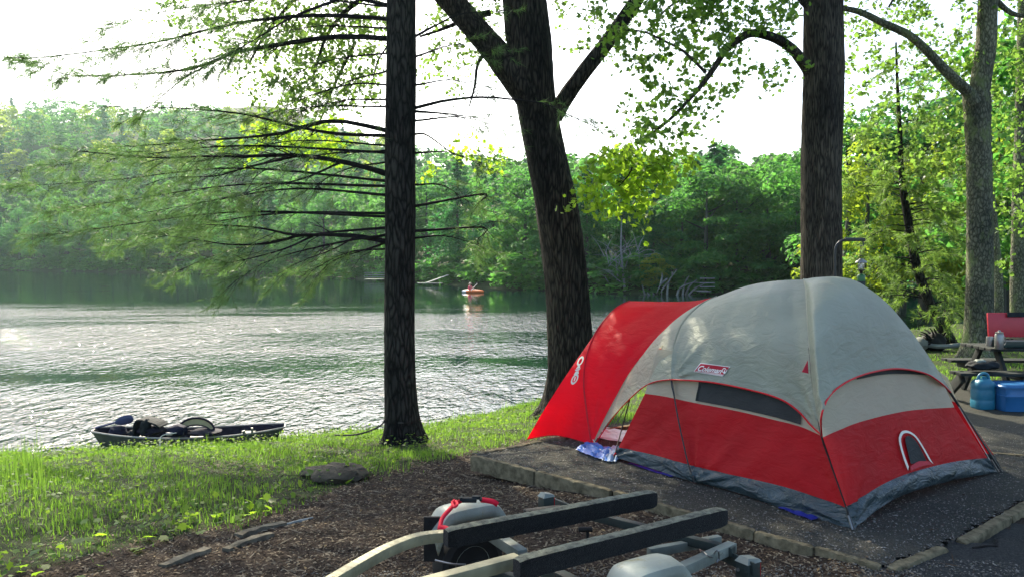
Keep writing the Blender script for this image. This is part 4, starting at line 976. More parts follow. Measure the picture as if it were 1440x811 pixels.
# red pull tab and tent seams
tabp = [P(1134, 506, 6.24), P(1126, 522, 6.24), P(1135, 524, 6.22)]
m = MB(); m.add([p + Vector((0, -.03, 0)) for p in tabp] + [p + Vector((0, -.022, 0)) for p in tabp], [(0, 1, 2), (5, 4, 3), (0, 3, 4, 1), (1, 4, 5, 2), (2, 5, 3, 0)]); m.build('pull_tab', M['label_red'], tent)
def seam(pts, r=.004, mat='sage_pale'):
    q = [p + (p - (CEN + Vector((0, 0, .5)))).normalized() * .004 for p in catmull(pts, 40)]; m = MB(); m.tube(q, r, 5); m.build('seam', M[mat], tent, True)
seam(PA, .007); seam(PBU, .006); seam(PC, .006); seam(RB, .005); seam(H2, .007, 'piping')
vent = [(1090, 405), (1100, 402), (1112, 403), (1116, 408), (1104, 411)]
# flat prints laid on the cloth along the sight lines
CAMV = Vector((0, 0, CH))
def on_cloth(px, py, bv, off):
    d = ray(px, py).normalized(); h = bv.ray_cast(CAMV, d)
    if h[0] is None: h = (CAMV + d * 7.2, None, None, None)
    return h[0] - d * off
def text_mesh(txt, shear=.25, bold=.02):
    c = bpy.data.curves.new('lettering', 'FONT'); c.body = txt; c.size = 1; c.shear = shear; c.offset = bold; c.resolution_u = 4; c.space_character = .98
    o = bpy.data.objects.new('lettering', c); COL.objects.link(o); bpy.context.view_layer.update()
    me = bpy.data.meshes.new_from_object(o.evaluated_get(bpy.context.evaluated_depsgraph_get())); bpy.data.objects.remove(o); bpy.data.curves.remove(c)
    bm = bmesh.new(); bm.from_mesh(me); bmesh.ops.triangulate(bm, faces=bm.faces[:]); bm.verts.index_update()
    V = [(v.co.x, v.co.y) for v in bm.verts]; Fc = [[v.index for v in f.verts] for f in bm.faces]; bm.free(); bpy.data.meshes.remove(me)
    xs = [v[0] for v in V]; return [((x - min(xs)) / (max(xs) - min(xs)), y / .72) for x, y in V], Fc
def quad_map(q):          # unit square (u right, v up) -> photo quadrilateral q = bl, br, tr, tl
    return lambda u, v: tuple((1 - u) * (1 - v) * q[0][i] + u * (1 - v) * q[1][i] + u * v * q[2][i] + (1 - u) * v * q[3][i] for i in (0, 1))
def grid_print(name, mat, q, bv, off, parent=tent, n=8):
    mp = quad_map(q); V = [on_cloth(*mp(i / n, j / 3), bv, off) for j in range(4) for i in range(n + 1)]
    m = MB(); m.add(V, [(j * (n + 1) + i, j * (n + 1) + i + 1, (j + 1) * (n + 1) + i + 1, (j + 1) * (n + 1) + i) for j in range(3) for i in range(n)]); return m.build(name, mat, parent, True)
LQ = [(975.2, 522.2), (1016.2, 528.6), (1027.2, 515.0), (985.0, 509.6)]; LQ2 = [(976.4, 521.6), (1016.4, 527.6), (1025.6, 515.8), (985.4, 510.6)]
logo = grid_print('logo_patch', M['white'], LQ, bvL, .008); red_ = grid_print('patch_field', M['label_red'], LQ2, bvL, .011, logo)
tv, tf = text_mesh('Coleman', .1, .022); mp = quad_map([(979.8, 520.2), (1013.2, 524.7), (1017.2, 517.6), (984.6, 513.2)])
m = MB(); m.add([on_cloth(*mp(u, v), bvL, .015) for u, v in tv], tf); m.build('lettering', M['white'], logo)
grid_print('underline', M['white'], [(978.4, 521.3), (1017.2, 527.2), (1017.7, 526.5), (979.0, 520.6)], bvL, .015, logo)
def ring(mpf, c, r0, r1, bv, n=20, a0=0, a1=6.2832, off=.015):
    V = []; 
    for k in range(n + 1):
        a = a0 + (a1 - a0) * k / n
        for r in (r0, r1): V.append(on_cloth(*mpf(c[0] + r[0] * math.cos(a), c[1] + r[1] * math.sin(a)), bv, off))
    return V, [(2 * k, 2 * k + 2, 2 * k + 3, 2 * k + 1) for k in range(n)]
m = MB(); mpi = lambda u, v: (u, v); m.add(*ring(mpi, (1018.6, 520.6), (2.2, 2.6), (3.1, 3.9), bvL)); m.add([on_cloth(1017.4, 523, bvL, .015), on_cloth(1019.8, 523.2, bvL, .015), on_cloth(1018.9, 518.6, bvL, .015)], [(0, 1, 2)]); m.build('lantern_emblem', M['white'], logo)
# tall cream lantern emblem on the vestibule door
q = quad_map([(801, 541), (810.5, 539), (823.5, 499), (813, 502)])
em = MB(); off = .012
def poly_print(pts):
    V = [on_cloth(*q(u, v), bvD, off) for u, v in pts]; em.add(V, [tuple(range(len(V)))])
V_, F_ = ring(q, (.5, .19), (.30, .115), (.5, .19), bvD, 26, off=off); em.add(V_, F_)
V_, F_ = ring(q, (.5, .83), (.22, .10), (.42, .17), bvD, 22, off=off); em.add(V_, F_)
poly_print([(.12, .36), (.88, .36), (.70, .47), (.30, .47)]); poly_print([(.30, .485), (.70, .485), (.92, .55), (.08, .55)]); poly_print([(.2, .565), (.8, .565), (.62, .68), (.38, .68)]); poly_print([(.40, .12), (.60, .12), (.60, .27), (.40, .27)])
em.build('lantern_emblem', M['cream'], tent)
# floor mat and tarps
def rumple(name, label, poly, mat, h, nn=26, seed=1, cat='tarp', z0=.006):
    a, b, c, d = [G(*p) for p in poly]; rs = random.Random(seed); V = []
    for j in range(nn):
        for i in range(nn):
            u, v = i / (nn - 1), j / (nn - 1); p = (a * (1 - u) + b * u) * (1 - v) + (d * (1 - u) + c * u) * v
            e = abs(math.sin(u * 7 + 2 * math.sin(v * 5 + seed))) * .6 + abs(math.sin(v * 9 + u * 6 + seed)) * .4 + rs.uniform(-.1, .1)
            ed = min(1, 6 * min(u, v, 1 - u, 1 - v)); V.append(p + Vector((math.sin(v * 11 + seed) * .012, math.sin(u * 9) * .012, z0 + h * max(e, 0) * (.3 + .7 * ed))))
    m = MB(); m.add(V, [(j * nn + i, j * nn + i + 1, (j + 1) * nn + i + 1, (j + 1) * nn + i) for j in range(nn - 1) for i in range(nn - 1)])
    return tag(m.build(name, mat, None, True), label, cat)
rumple('blue_tarp', 'crumpled bright blue tarp spilling out at the foot of the red vestibule', [(808, 634), (852, 650), (866, 634), (826, 622)], M['tarp_blue'], .055)
rumple('silver_tarp', 'crumpled silver striped tarp corner beside the bright blue tarp', [(848, 649), (868, 651), (882, 634), (860, 628)], M['tarp_silver'], .06, seed=4)
rumple('floor_mat', 'pale mat lying on the ground inside the vestibule opening', [(838, 616), (876, 622), (888, 607), (852, 601)], M['tarp_silver'], .012, seed=3, cat='mat')
rumple('ground_tarp', 'royal blue ground tarp edge peeking out beneath the window side of the tent', [(884, 651.5), (944, 671), (985, 664), (925, 644)], M['tarp_royal'], .012, seed=5)
rumple('ground_tarp', 'royal blue ground tarp corner peeking out close to the nearest tent corner', [(1094, 714), (1142, 732), (1170, 722), (1120, 700)], M['tarp_royal'], .012, seed=6)

# ------------------------------------------------------------------ boat trailer in the foreground
tr = thing('boat_trailer', 'small boat trailer with two black carpeted bunks and grey fenders', 'trailer', (.5, 4.0, -.09))
def part(name, mat, *boxes, parent=tr, smooth=True, label=None):
    m = MB()
    for b in boxes: m.beam(*b)
    return m.build(name, mat, parent, smooth, label)
zb = .60
b1a, b1b = G(634, 741, zb), G(920, 688, zb); b2a, b2b = G(734, 782, zb), G(1018, 712, zb)
for a, b in ((b1a, b1b), (b2a, b2b)):
    d = (b - a).normalized(); sd_ = d.cross(Vector((0, 0, 1))).normalized(); V = []; NB = 60; NC = 20
    for i in range(NB + 1):
        u = i / NB; c = a.lerp(b, u) - d * .03 * (1 - u) - Vector((0, 0, .052)); k_ = 1 - .18 * max(0, 1 - min(u, 1 - u) * NB / 1.5)
        for j in range(NC):
            an = 2 * math.pi * (j + .5) / NC; ca, sa = math.cos(an), math.sin(an); q = (abs(ca) ** 7 + abs(sa) ** 7) ** (-1 / 7)
            V.append(c + (sd_ * ca * .038 + Vector((0, 0, 1)) * sa * .052) * q * k_ * (1 + random.uniform(-.035, .035)) + Vector((0, 0, .0012 * math.sin(u * 9))))
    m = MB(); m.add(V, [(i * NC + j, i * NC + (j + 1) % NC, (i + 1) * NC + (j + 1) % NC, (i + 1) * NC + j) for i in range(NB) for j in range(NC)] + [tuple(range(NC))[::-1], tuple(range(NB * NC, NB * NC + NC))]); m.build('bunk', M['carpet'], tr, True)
def frame(a, b, w=.06, h=.06, mat='steel', name='frame_rail'): return part(name, M[mat], (a, b, w, h, .004))
zf = .42
xf0 = G(655, 752, zf + .0); xf1 = G(806, 802, zf)
frame(G(690, 750, zf), G(735, 780, zf)); frame(G(735, 780, zf) + Vector((.0, -.03, -.005)), G(830, 832, zf), .06, .06, 'steel_dark')
frame(G(824, 722, zf), G(1032, 775, zf), .05, .05, 'steel_dark', 'cross_member'); frame(G(1030, 768, zf + .002), G(860, 845, zf), .055, .055, 'steel', 'frame_rail')
frame(G(912, 776, zf - .03), G(1012, 758, zf - .03), .04, .05, 'steel', 'cross_member')
frame(G(760, 828, zf), G(1000, 862, zf), .05, .05, 'steel_dark', 'cross_member')
# tongue rails: one bent, one straight
m = MB()
tp = catmull([G(455, 825, .50), G(510, 792, .50), G(548, 772, .505), G(590, 757, .51), G(640, 752, .51), G(690, 751, .505)], 24)
for a, b in zip(tp[:-1], tp[1:]): m.beam(a, b + (b - a) * .06, .055, .055, .003)
m.build('tongue_rail', M['tongue'], tr, True, 'bent khaki tongue rail')
part('tongue_rail', M['tongue'], (G(560, 832, .50), G(728, 787, .50), .065, .06, .004), label='straight khaki tongue rail')
# bunk brackets and posts
for (x, y, z1) in ((690, 752, .5), (775, 792, .5), (878, 706, .5), (978, 735, .5)):
    p = G(x, y, z1); part('bunk_bracket', M['rubber'], (p - Vector((0, 0, .10)), p + Vector((0, 0, .04)), .055, .075, .004), smooth=False)
for (x, y) in ((822, 735), (820, 808)):
    p = G(x, y, .30); part('jack_post', M['steel_dark'], (p - Vector((0, 0, .37)), p + Vector((0, 0, .14)), .03, .03, .003))
    m = MB(); m.tube([p + Vector((-.04, 0, -.04)), p + Vector((.05, 0, -.04))], .018, 8); m.tube([p + Vector((.02, .0, -.1)), p + Vector((.02, 0, -.04))], .012, 6); m.build('roller', M['rubber'], tr, True)
part('diagonal_brace', M['steel'], (G(716, 752, .40), G(762, 716, .40), .045, .02, .003)); part('spring_leaf', M['rubber'], (G(738, 722, .44), G(790, 716, .44), .06, .05, .006))
# fenders, wheels, strap
def fender(c, d, L, r, w, name='fender'):
    d = d.normalized(); s = Vector((d.y, -d.x, 0)); n = 28
    prof = [(q.x, q.z) for q in catmull([Vector((x * L, 0, z * r)) for x, z in ((-.50, -.10), (-.44, .35), (-.35, .82), (-.26, .97), (0, 1.0), (.24, .97), (.34, .82), (.44, .35), (.50, -.10))], n + 1)]
    V = []; cols = [(-.5, -.08), (-.5, -.035), (-.46, -.008), (-.36, .0), (0, .012), (.36, .0), (.46, -.008), (.5, -.035), (.5, -.08)]
    for x, z in prof:
        for cx, dz in cols:
            q = 1 + dz * 1.0; V.append(c + d * x * q + s * cx * w + Vector((0, 0, z + dz)))
    k = len(cols); Fc = [(i * k + j, i * k + j + 1, (i + 1) * k + j + 1, (i + 1) * k + j) for i in range(n) for j in range(k - 1)]
    m = MB(); m.add(V, Fc); o = m.build(name, M['fender'], tr, True); md = o.modifiers.new('shell', 'SOLIDIFY'); md.thickness = .008; return o
axd = (b2b - b2a); axd.z = 0; axd.normalize(); axs = Vector((axd.y, -axd.x, 0))
fc1 = G(657, 746, .42) + Vector((0, .06, 0)); f1o = fender(fc1, axd, .52, .145, .17)
fc2 = G(912, 822, .42); f2o = fender(fc2 , axd, .46, .115, .20)
m = MB(); m.add(*(lambda p: ([p + axd * .014 * math.cos(a) + Vector((0, -.004, .014 * math.sin(a))) for a in np.linspace(0, 6.28, 9)[:-1]], [tuple(range(8))]))(G(604, 735, .50))); m.build('bolt', M['rubber'], tr)
for c in (fc1, fc2):
    cc = c - Vector((0, 0, .21)); Mw = Matrix((axd, Vector((0, 0, 1)), axs)).transposed()
    wroot = MB().lathe(cc, [(.11, -.055), (.17, -.075), (.205, -.06), (.215, 0), (.205, .06), (.17, .075), (.11, .055)], 30, Mw).build('wheel', M['rubber'], tr, True)
    MB().lathe(cc, [(.02, -.03), (.10, -.035), (.115, -.06), (.115, .06), (.10, .035), (.03, .05), (.02, .05)], 24, Mw).build('rim', M['fender'], wroot, True)
part('axle', M['steel_dark'], (fc1 - Vector((0, 0, .21)), fc2 - Vector((0, 0, .21)), .05, .05, .006))
m = MB(); m.beam(G(596, 757, .4) , G(624, 757, .4), .02, .26, .003); m.build('wheel_bracket', M['rubber'], tr)
m = MB(); m.tube(catmull([G(612, 787, .34), G(635, 792, .34), G(655, 793, .34)], 10), .006, 6); m.build('hub_trim', M['silver'], tr, True)
def ribbon(pts, w, name='strap', parent=None, mat='strap', wv=None):
    pp = catmull(pts, 34); V = []
    for i, p in enumerate(pp):
        d = (pp[min(i + 1, 33)] - pp[max(i - 1, 0)]).normalized(); s = (wv or d.cross(Vector((0, -1, .4)))).normalized() * w / 2; V += [p - s, p + s]
    m = MB(); m.add(V, [(2 * i, 2 * i + 1, 2 * i + 3, 2 * i + 2) for i in range(33)]); o = m.build(name, M[mat], parent, True); md = o.modifiers.new('web', 'SOLIDIFY'); md.thickness = .003; return o
st = thing('ratchet_strap', 'red webbing strap with a dark ratchet lying over the far grey trailer fender', 'strap', G(640, 708, .6))
ribbon([G(618, 744, .52), G(622, 728, .56), G(632, 716, .59), G(640, 708, .605), G(650, 703, .615), G(662, 701, .615)], .024, 'webbing', st)
ribbon([G(676, 702, .615), G(685, 703, .615), G(694, 705, .61), G(700, 709, .59)], .03, 'webbing', st)
ribbon([G(640, 702, .62), G(636, 706, .62), G(639, 712, .61), G(643, 708, .62), G(640, 703, .62)], .016, 'webbing', st)
ribbon([G(616, 745, .53), G(624, 743, .54), G(634, 748, .535)], .04, 'webbing', st)
m = MB(); p = G(660, 702, .625); m.box(p, (.085, .035, .028), None, .006); m.box(p + Vector((.04, .005, .012)), (.05, .03, .02), None, .005); m.tube([p + Vector((-.045, -.02, .008)), p + Vector((-.045, .025, .008))], .011, 8); m.tube([p + Vector((.066, -.02, .004)), p + Vector((.066, .025, .004))], .008, 8); m.build('ratchet', M['black'], st, True)
# tail lights on brackets
def tail_light(px, py, z, s=1.0, br=None):
    c = G(px, py, z); d = axd
    m = MB(); m.box(c - Vector((0, 0, .045)), (.10 * s, .085 * s, .085), Matrix((axd, axs * -1, Vector((0, 0, 1)))).transposed(), .006); o = m.build('tail_light', M['steel_dark'], tr, True)
    m = MB(); Mx = Matrix((axd, axs * -1, Vector((0, 0, 1)))).transposed()
    V = [c + Mx @ Vector(v) for v in ((-.055 * s, -.045 * s, .0), (.055 * s, -.045 * s, .0), (.055 * s, .045 * s, .0), (-.055 * s, .045 * s, .0), (-.03 * s, -.03 * s, .028), (.05 * s, -.035 * s, .012), (.05 * s, .035 * s, .012), (-.03 * s, .03 * s, .028))]
    m.add(V, [(0, 1, 2, 3)[::-1], (4, 5, 6, 7), (0, 1, 5, 4), (1, 2, 6, 5), (2, 3, 7, 6), (3, 0, 4, 7)]); m.build('hood', M['fender'] if br is None else M['steel'], o)
    m = MB(); m.box(c + axd * .053 * s - Vector((0, 0, .045)), (.012, .075 * s, .07), Mx, .003); m.build('lens', M['red_lens'], o)
tail_light(1052, 788, .40, 1.0, 1); tail_light(768, 697, .40, .85, 1)
part('light_bracket', M['steel_dark'], (G(1015, 778, .38), G(1060, 800, .38), .012, .07, .002)); part('light_bracket', M['steel_dark'], (G(768, 699, .30), G(800, 712, .30), .02, .04, .002))
m = MB()
for q in ((1037, 799, .36), (1054, 804, .35)): m.lathe(G(*q) + Vector((0, -.012, 0)), [(.009, -.004), (.009, .004)], 8, Matrix.Rotation(math.pi / 2, 3, 'X'))
m.build('bolt', M['silver'], tr)
m = MB(); m.tube(catmull([G(984, 772, .455), G(990, 776, .47), G(996, 781, .46), G(1002, 783, .43)], 12), .004, 5); m.tube(catmull([G(1000, 784, .42), G(1006, 775, .46), G(1010, 774, .47), G(1011, 784, .42), G(1008, 790, .40)], 14), .0045, 5); m.build('wiring', M['silver'], tr, True)
frame(G(1018, 775, .39), G(1018, 775, .39) + Vector((0, 0, -.30)), .05, .05, 'steel_dark', 'rear_post')

# ------------------------------------------------------------------ flat boat at the bank with its gear
gb = Vector((P(262, 600, 12.75).x, 12.75, WATER))
boat = thing('flat_boat', 'low olive grey flat boat with a pale gunwale moored in the grass', 'boat', gb)
bl_, br_ = P(122, 611, 12.5), P(399, 604.5, 13.2); bd = (br_ - bl_); bd.z = 0; BL = bd.length; bd.normalize(); bs = Vector((-bd.y, bd.x, 0))
def hullpt(u, side, v, k=1.0):      # u along 0..1, v 0 keel..1 gunwale
    gz = bl_.z + (br_.z - bl_.z) * u - .09 * math.sin(math.pi * u); kz = WATER - .06 + .10 * (abs(u - .5) * 2) ** 4
    w = .43 * (1 - (abs(u - .5) * 2) ** 3.2 * .62) * k; wv = w * (.72 + .28 * v)
    sh = .11 * BL * (1 - v) * (1 if u < .5 else -1) * (abs(u - .5) * 2) ** 3 * .55
    c = bl_ + bd * (BL * u + sh); return Vector((c.x, c.y, kz + (gz - kz) * v)) + bs * side * wv + bs * .42
def shell(k, vs, flip):
    V = []; U = 28; prof = [(-1, v) for v in vs[::-1]] + [(1, v) for v in vs]
    for i in range(U + 1):
        for s, v in prof: V.append(hullpt(i / U, s, v, k))
    n = len(prof); Fc = [(i * n + j, i * n + j + 1, (i + 1) * n + j + 1, (i + 1) * n + j) for i in range(U) for j in range(n - 1)]
    Fc += [tuple(range(n)), tuple(U * n + j for j in range(n))[::-1]]; return V, Fc
m = MB(); m.add(*shell(1.0, [0, .3, .65, 1.0], 0)); m.build('hull', M['hull'], boat, True)
m = MB(); m.add(*shell(.93, [.12, .5, .98], 1)); m.build('inner_shell', M['purple'], boat, True)
m = MB(); path = [hullpt(i / 24, -1, 1.0) for i in range(25)] + [hullpt(1 - i / 24, 1, 1.0) for i in range(25)]; m.tube(path + [path[0]], .016, 7); m.build('gunwale', M['gunwale'], boat, True)
for u in (.22, .52, .8):
    a, b = hullpt(u, -.92, .7), hullpt(u, .92, .7); MB().beam(a, b, .22, .03, .005).build('bench_seat', M['hull'], boat, True)
m = MB(); m.tube([hullpt(.83, -1, 1.0) + Vector((0, 0, -.02)), hullpt(.83, -1, 1.0) + Vector((0, 0, .09))], .02, 8); m.tube([hullpt(.79, -1, 1.0), hullpt(.785, -1, 1.0) + Vector((0, 0, .06))], .028, 8); m.build('oarlock', M['silver'], boat, True)
YB = 12.95
def blob(name, label, cat, cx, cy, w, h, dpt, mat, seed, Y=YB, sq=2.6, parent=None):
    rs = random.Random(seed); bm = bmesh.new(); bmesh.ops.create_icosphere(bm, subdivisions=3, radius=1); c = P(cx, cy, Y); sx, sz = w / 2 / F_PX * Y, h / 2 / F_PX * Y
    ph = [rs.uniform(0, 6) for _ in range(4)]
    for v in bm.verts:
        p = v.co; q = (abs(p.x) ** sq + abs(p.y) ** sq + abs(p.z) ** sq) ** (-1 / sq); nn = 1 + .10 * math.sin(p.x * 5 + ph[0]) * math.cos(p.z * 6 + ph[1]) + .07 * math.sin(p.y * 9 + ph[2] + p.x * 4)
        v.co = Vector((p.x * q * nn * sx, p.y * q * nn * dpt, p.z * q * nn * sz)) + c
    bm.verts.index_update(); m = MB(); m.add([v.co.copy() for v in bm.verts], [[v.index for v in f.verts] for f in bm.faces]); bm.free(); o = m.build(name, mat, parent, True)
    return tag(o, label, cat) if parent is None else o
pd = thing('paddle', 'dark blue paddle sticking up over the left end of the flat boat', 'paddle', P(160, 592, YB))
m = MB(); m.tube([P(131, 602, YB), P(150, 597, YB), P(170, 591, YB + .03)], .016, 7); m.build('shaft', M['paddle_blue'], pd, True)
m = MB(); a, b = P(162, 594, YB + .02), P(187, 587, YB + .05); pts = catmull([a, a.lerp(b, .35), a.lerp(b, .75), b], 12); rr = [.02, .035, .05, .062, .068, .07, .072, .072, .07, .066, .055, .03]
V = []
for p, r in zip(pts, rr):
    for k in range(10): an = 2 * math.pi * k / 10; V.append(p + Vector((-.35 * math.cos(an) * r, math.sin(an) * .018, math.cos(an) * r)))
m.add(V, [(i * 10 + k, i * 10 + (k + 1) % 10, (i + 1) * 10 + (k + 1) % 10, (i + 1) * 10 + k) for i in range(11) for k in range(10)] + [tuple(range(10))[::-1], tuple(range(110, 120))]); m.build('blade', M['paddle_blue'], pd, True)
blob('tackle_bag', 'small dark navy bag lying under the blue paddle in the boat', 'bag', 166, 606, 22, 16, .12, M['navy'], 1)
blob('tackle_bag', 'dark lumpy bag between the navy bag and the upright boat seat', 'bag', 190, 608, 18, 10, .12, M['black'], 2)
s1 = thing('folding_boat_chair', 'dark folded boat chair with a grey pad in the left half of the boat', 'seat', P(210, 600, YB))
blob('cushion', None, None, 213, 604, 36, 12, .2, M['purple'], 3, parent=s1)
V = []; pts = catmull([P(193, 610, YB), P(196, 592, YB), P(203, 588, YB), P(222, 593, YB), P(230, 598, YB)], 18)
m = MB()
for a, b in zip(pts[:-1], pts[1:]): m.beam(a, b + (b - a) * .15, .34, .035, .01, Vector((0, 1, 0)).cross((b - a)).normalized())
m.build('backrest', M['black'], s1, True); blob('side_pad', None, None, 205, 601, 13, 24, .10, M['black'], 31, YB - .12, parent=s1)
s2 = thing('folding_boat_chair', 'rounded boat chair with tan panel and purple rim in the right half of the boat', 'seat', P(280, 600, YB))
def arcs(cx, cy, rx, ry, a0, a1, n, dy=0): return [P(cx + rx * math.cos(a), cy - ry * math.sin(a), YB + dy) for a in np.linspace(a0, a1, n)]
m = MB(); o_, i_ = arcs(276, 606, 26, 19, 3.1, .25, 20), arcs(276, 606, 20, 9, 3.1, .25, 20); m.add(o_ + i_ + [p + Vector((0, .05, 0)) for p in o_ + i_], [(k, k + 1, 21 + k, 20 + k) for k in range(19)] + [(40 + k, 60 + k, 61 + k, 41 + k) for k in range(19)]); m.build('back_panel', M['tan'], s2, True)
m = MB(); m.tube(o_, .018, 7); m.tube(i_, .012, 7); m.tube([P(252, 607, YB), P(302, 602, YB + .02)], .02, 7); m.build('rim', M['purple'], s2, True)
blob('cushion', None, None, 288, 607, 44, 8, .2, M['purple'], 5, parent=s2)
blob('dry_bag', 'dark blue crumpled bag leaning on the tan boat seat', 'bag', 250, 604, 26, 15, .12, M['navy'], 7, YB - .15)
blob('cooler_cup', 'small pale cup on the boat edge beside the blue crumpled bag', 'cup', 238, 609.5, 9, 5, .04, M['gunwale'], 8, YB - .3)
m = MB(); m.tube(catmull([P(248, 608, 12.55), P(228, 612, 12.5), P(225, 622, 12.4), P(226, 637, 12.3)], 14), .009, 6); tag(m.build('mooring_line', M['rope_white'], None, True), 'pale rope hanging over the near side of the flat boat', 'rope')
m = MB(); hm = [P(541, 590, Y1 - .2), P(535, 598, Y1 - .2), P(515, 607, Y1 - .1), P(495, 611, Y1), P(470, 611, Y1 + .4)]; m.tube(catmull(hm, 20), .012, 6)
m.tube([Vector((P(564, 590, Y1).x + .235 * math.cos(a), Y1 + .235 * math.sin(a), P(564, 590, Y1).z + .01 * math.sin(3 * a))) for a in np.linspace(0, 6.28, 25)], .014, 6); tag(m.build('mooring_rope', M['rope_dark'], None, True), 'dark rope tied round the pine trunk trailing into the grass', 'rope')

# ------------------------------------------------------------------ lantern pole and lantern
YL = 9.8
lpz = thing('lantern_post', 'dark bent post rising behind the tent to hold the lantern', 'post', (P(1174, 400, YL).x, YL, 0))
m = MB(); m.tube(catmull([G(1, 1).lerp(Vector((P(1174, 400, YL).x, YL, -.02)), 1), P(1174, 470, YL), P(1174, 400, YL), P(1174, 368, YL)], 20) + catmull([P(1174, 362, YL), P(1175, 349, YL), P(1181, 340, YL), P(1190, 337, YL)], 14), .016, 10); m.beam(P(1188, 337, YL), P(1216, 337, YL), .045, .045, .004); m.build('post', M['pole'], lpz, True)
m = MB(); m.tube(catmull([P(1213, 339, YL), P(1214.5, 344, YL), P(1212.5, 346.5, YL), P(1209.5, 345, YL)], 12), .006, 6); m.build('hook', M['pole'], lpz, True)
ln = thing('camping_lantern', 'gas camping lantern with a green cylinder hanging from the bent post', 'lantern', P(1211, 404, YL))
def Z(py): return P(1211, py, YL)
m = MB(); m.tube(catmull([Z(346), P(1210.4, 353, YL), Z(361)], 8), .004, 5); m.tube(catmull([P(1206, 369, YL), P(1207, 362, YL), Z(360), P(1215, 362, YL), P(1216, 369, YL)], 14), .003, 5); m.build('bail', M['pole'], ln, True)
def px2(v): return v / F_PX * YL
m = MB(); m.lathe(Z(368), [(px2(1.2), px2(5)), (px2(2.6), px2(4)), (px2(4), px2(2.6)), (px2(7.2), px2(.6)), (px2(8), px2(-1.4)), (px2(7.6), px2(-1.6)), (px2(4), px2(-.5))], 22); m.build('hood', M['silver'], ln, True)
m = MB(); m.lathe(Z(374), [(px2(4.2), px2(4.6)), (px2(4.6), px2(0)), (px2(4.2), px2(-4.2))], 20); m.build('globe', M['glass'], ln, True)
m = MB(); m.lathe(Z(374), [(px2(1.2), px2(3)), (px2(1.8), px2(0)), (px2(1.2), px2(-3))], 10); m.build('mantle', M['white'], ln, True)
m = MB()
for k in range(4):
    a = k * 1.571 + .4; m.tube([Z(369) + Vector((math.cos(a) * px2(5), math.sin(a) * px2(5), 0)), Z(379) + Vector((math.cos(a) * px2(5), math.sin(a) * px2(5), 0))], .003, 4)
m.lathe(Z(379.5), [(px2(6.4), px2(.8)), (px2(6.6), px2(-.2)), (px2(3), px2(-1.6)), (px2(1.6), px2(-4.5)), (px2(1.6), px2(-6))], 18); m.build('burner', M['pole'], ln, True)
m = MB(); m.lathe(Z(396), [(px2(1.8), px2(11)), (px2(4.6), px2(9.4)), (px2(5.4), px2(7.5)), (px2(5.4), px2(-6.6)), (px2(4.8), px2(-7.8))], 22); m.build('gas_cylinder', M['gas_green'], ln, True)
m = MB(); m.lathe(Z(398.5), [(px2(5.5), px2(3.4)), (px2(5.5), px2(-4.5))], 22); m.build('cylinder_label', M['steel_dark'], ln, True)

# ------------------------------------------------------------------ picnic table, stove, jug, bin
TX = G(1342, 546, -.02)
table = thing('picnic_table', 'dark weathered picnic table at the right edge with a camp stove on top', 'table', (TX.x + .9, 11.6, 0))
td = Vector((1, -.05, 0)).normalized(); ts = Vector((.05, 1, 0)); x0 = P(1386, 500, 11.2).x; L = 1.9
def plank(c0, w, name): m = MB(); m.beam(c0 + Vector((random.uniform(-.01, .01), 0, 0)), c0 + td * L, w, .04, .005); m.build(name, M['table_wood'], table, True)
for k in range(5): plank(Vector((x0, 11.15 + k * .152, .73)), .142, 'tabletop_plank')
xs_ = P(1339, 525, 10.85).x
for k in range(2): plank(Vector((xs_, 10.72 + k * .15, .44)), .138, 'seat_plank'); plank(Vector((x0, 12.15 + k * .15, .44)), .138, 'seat_plank')
for xx in (x0 + .22, x0 + 1.6):
    c = Vector((xx, 11.5, 0)); MB().beam(c + Vector((0, -.62, 0)), c + Vector((0, -.2, .70)), .05, .10, .005).build('leg', M['table_wood'], table, True); MB().beam(c + Vector((0, .62, 0)), c + Vector((0, .2, .70)), .05, .10, .005).build('leg', M['table_wood'], table, True)
    MB().beam(c + Vector((.02, -.8, .38)), c + Vector((.02, .8, .38)), .05, .09, .005).build('seat_support', M['table_wood'], table, True)
MB().beam(Vector((xs_ + .12, 10.8, .40)), Vector((xs_ + .22, 11.3, .10)), .05, .16, .005).build('seat_support', M['table_wood'], table, True)
MB().beam(Vector((xs_ + .15, 10.8, 0)), Vector((xs_ + .15, 10.8, .42)), .10, .09, .005).build('leg', M['table_wood'], table, True)
YS = 11.3
stv = thing('camp_stove', 'red lidded two burner camp stove standing open on the picnic table', 'stove', P(1420, 496, YS))
sL = P(1400, 490, YS).x; sz0 = .75
m = MB(); m.box((sL + .33, YS, sz0 + .055), (.68, .34, .09), None, .01); m.build('base', M['stove_dark'], stv, True)
m = MB(); m.beam(Vector((sL - .06, YS - .19, sz0 + .105)), Vector((sL + .74, YS - .19, sz0 + .105)), .03, .02, .004); m.build('front_rail', M['silver'], stv, True)
m = MB(); m.box((sL + .34, YS + .20, sz0 + .30), (.68, .035, .36), Matrix.Rotation(-.12, 3, 'X'), .008); m.build('lid', M['stove_red'], stv, True)
m = MB(); m.box((sL + .40, YS + .175, sz0 + .455), (.26, .012, .07), Matrix.Rotation(-.12, 3, 'X'), .003); m.build('lid_latch', M['black'], stv)
for dx in (.18, .48):
    m = MB(); m.lathe((sL + dx, YS, sz0 + .105), [(.05, 0), (.07, .012), (.02, .02)], 16); m.build('burner', M['black'], stv, True)
m = MB()
for k in range(9): m.tube([Vector((sL + .05 + k * .07, YS - .15, sz0 + .13)), Vector((sL + .05 + k * .07, YS + .15, sz0 + .13))], .004, 4)
m.build('pot_grate', M['silver'], stv)
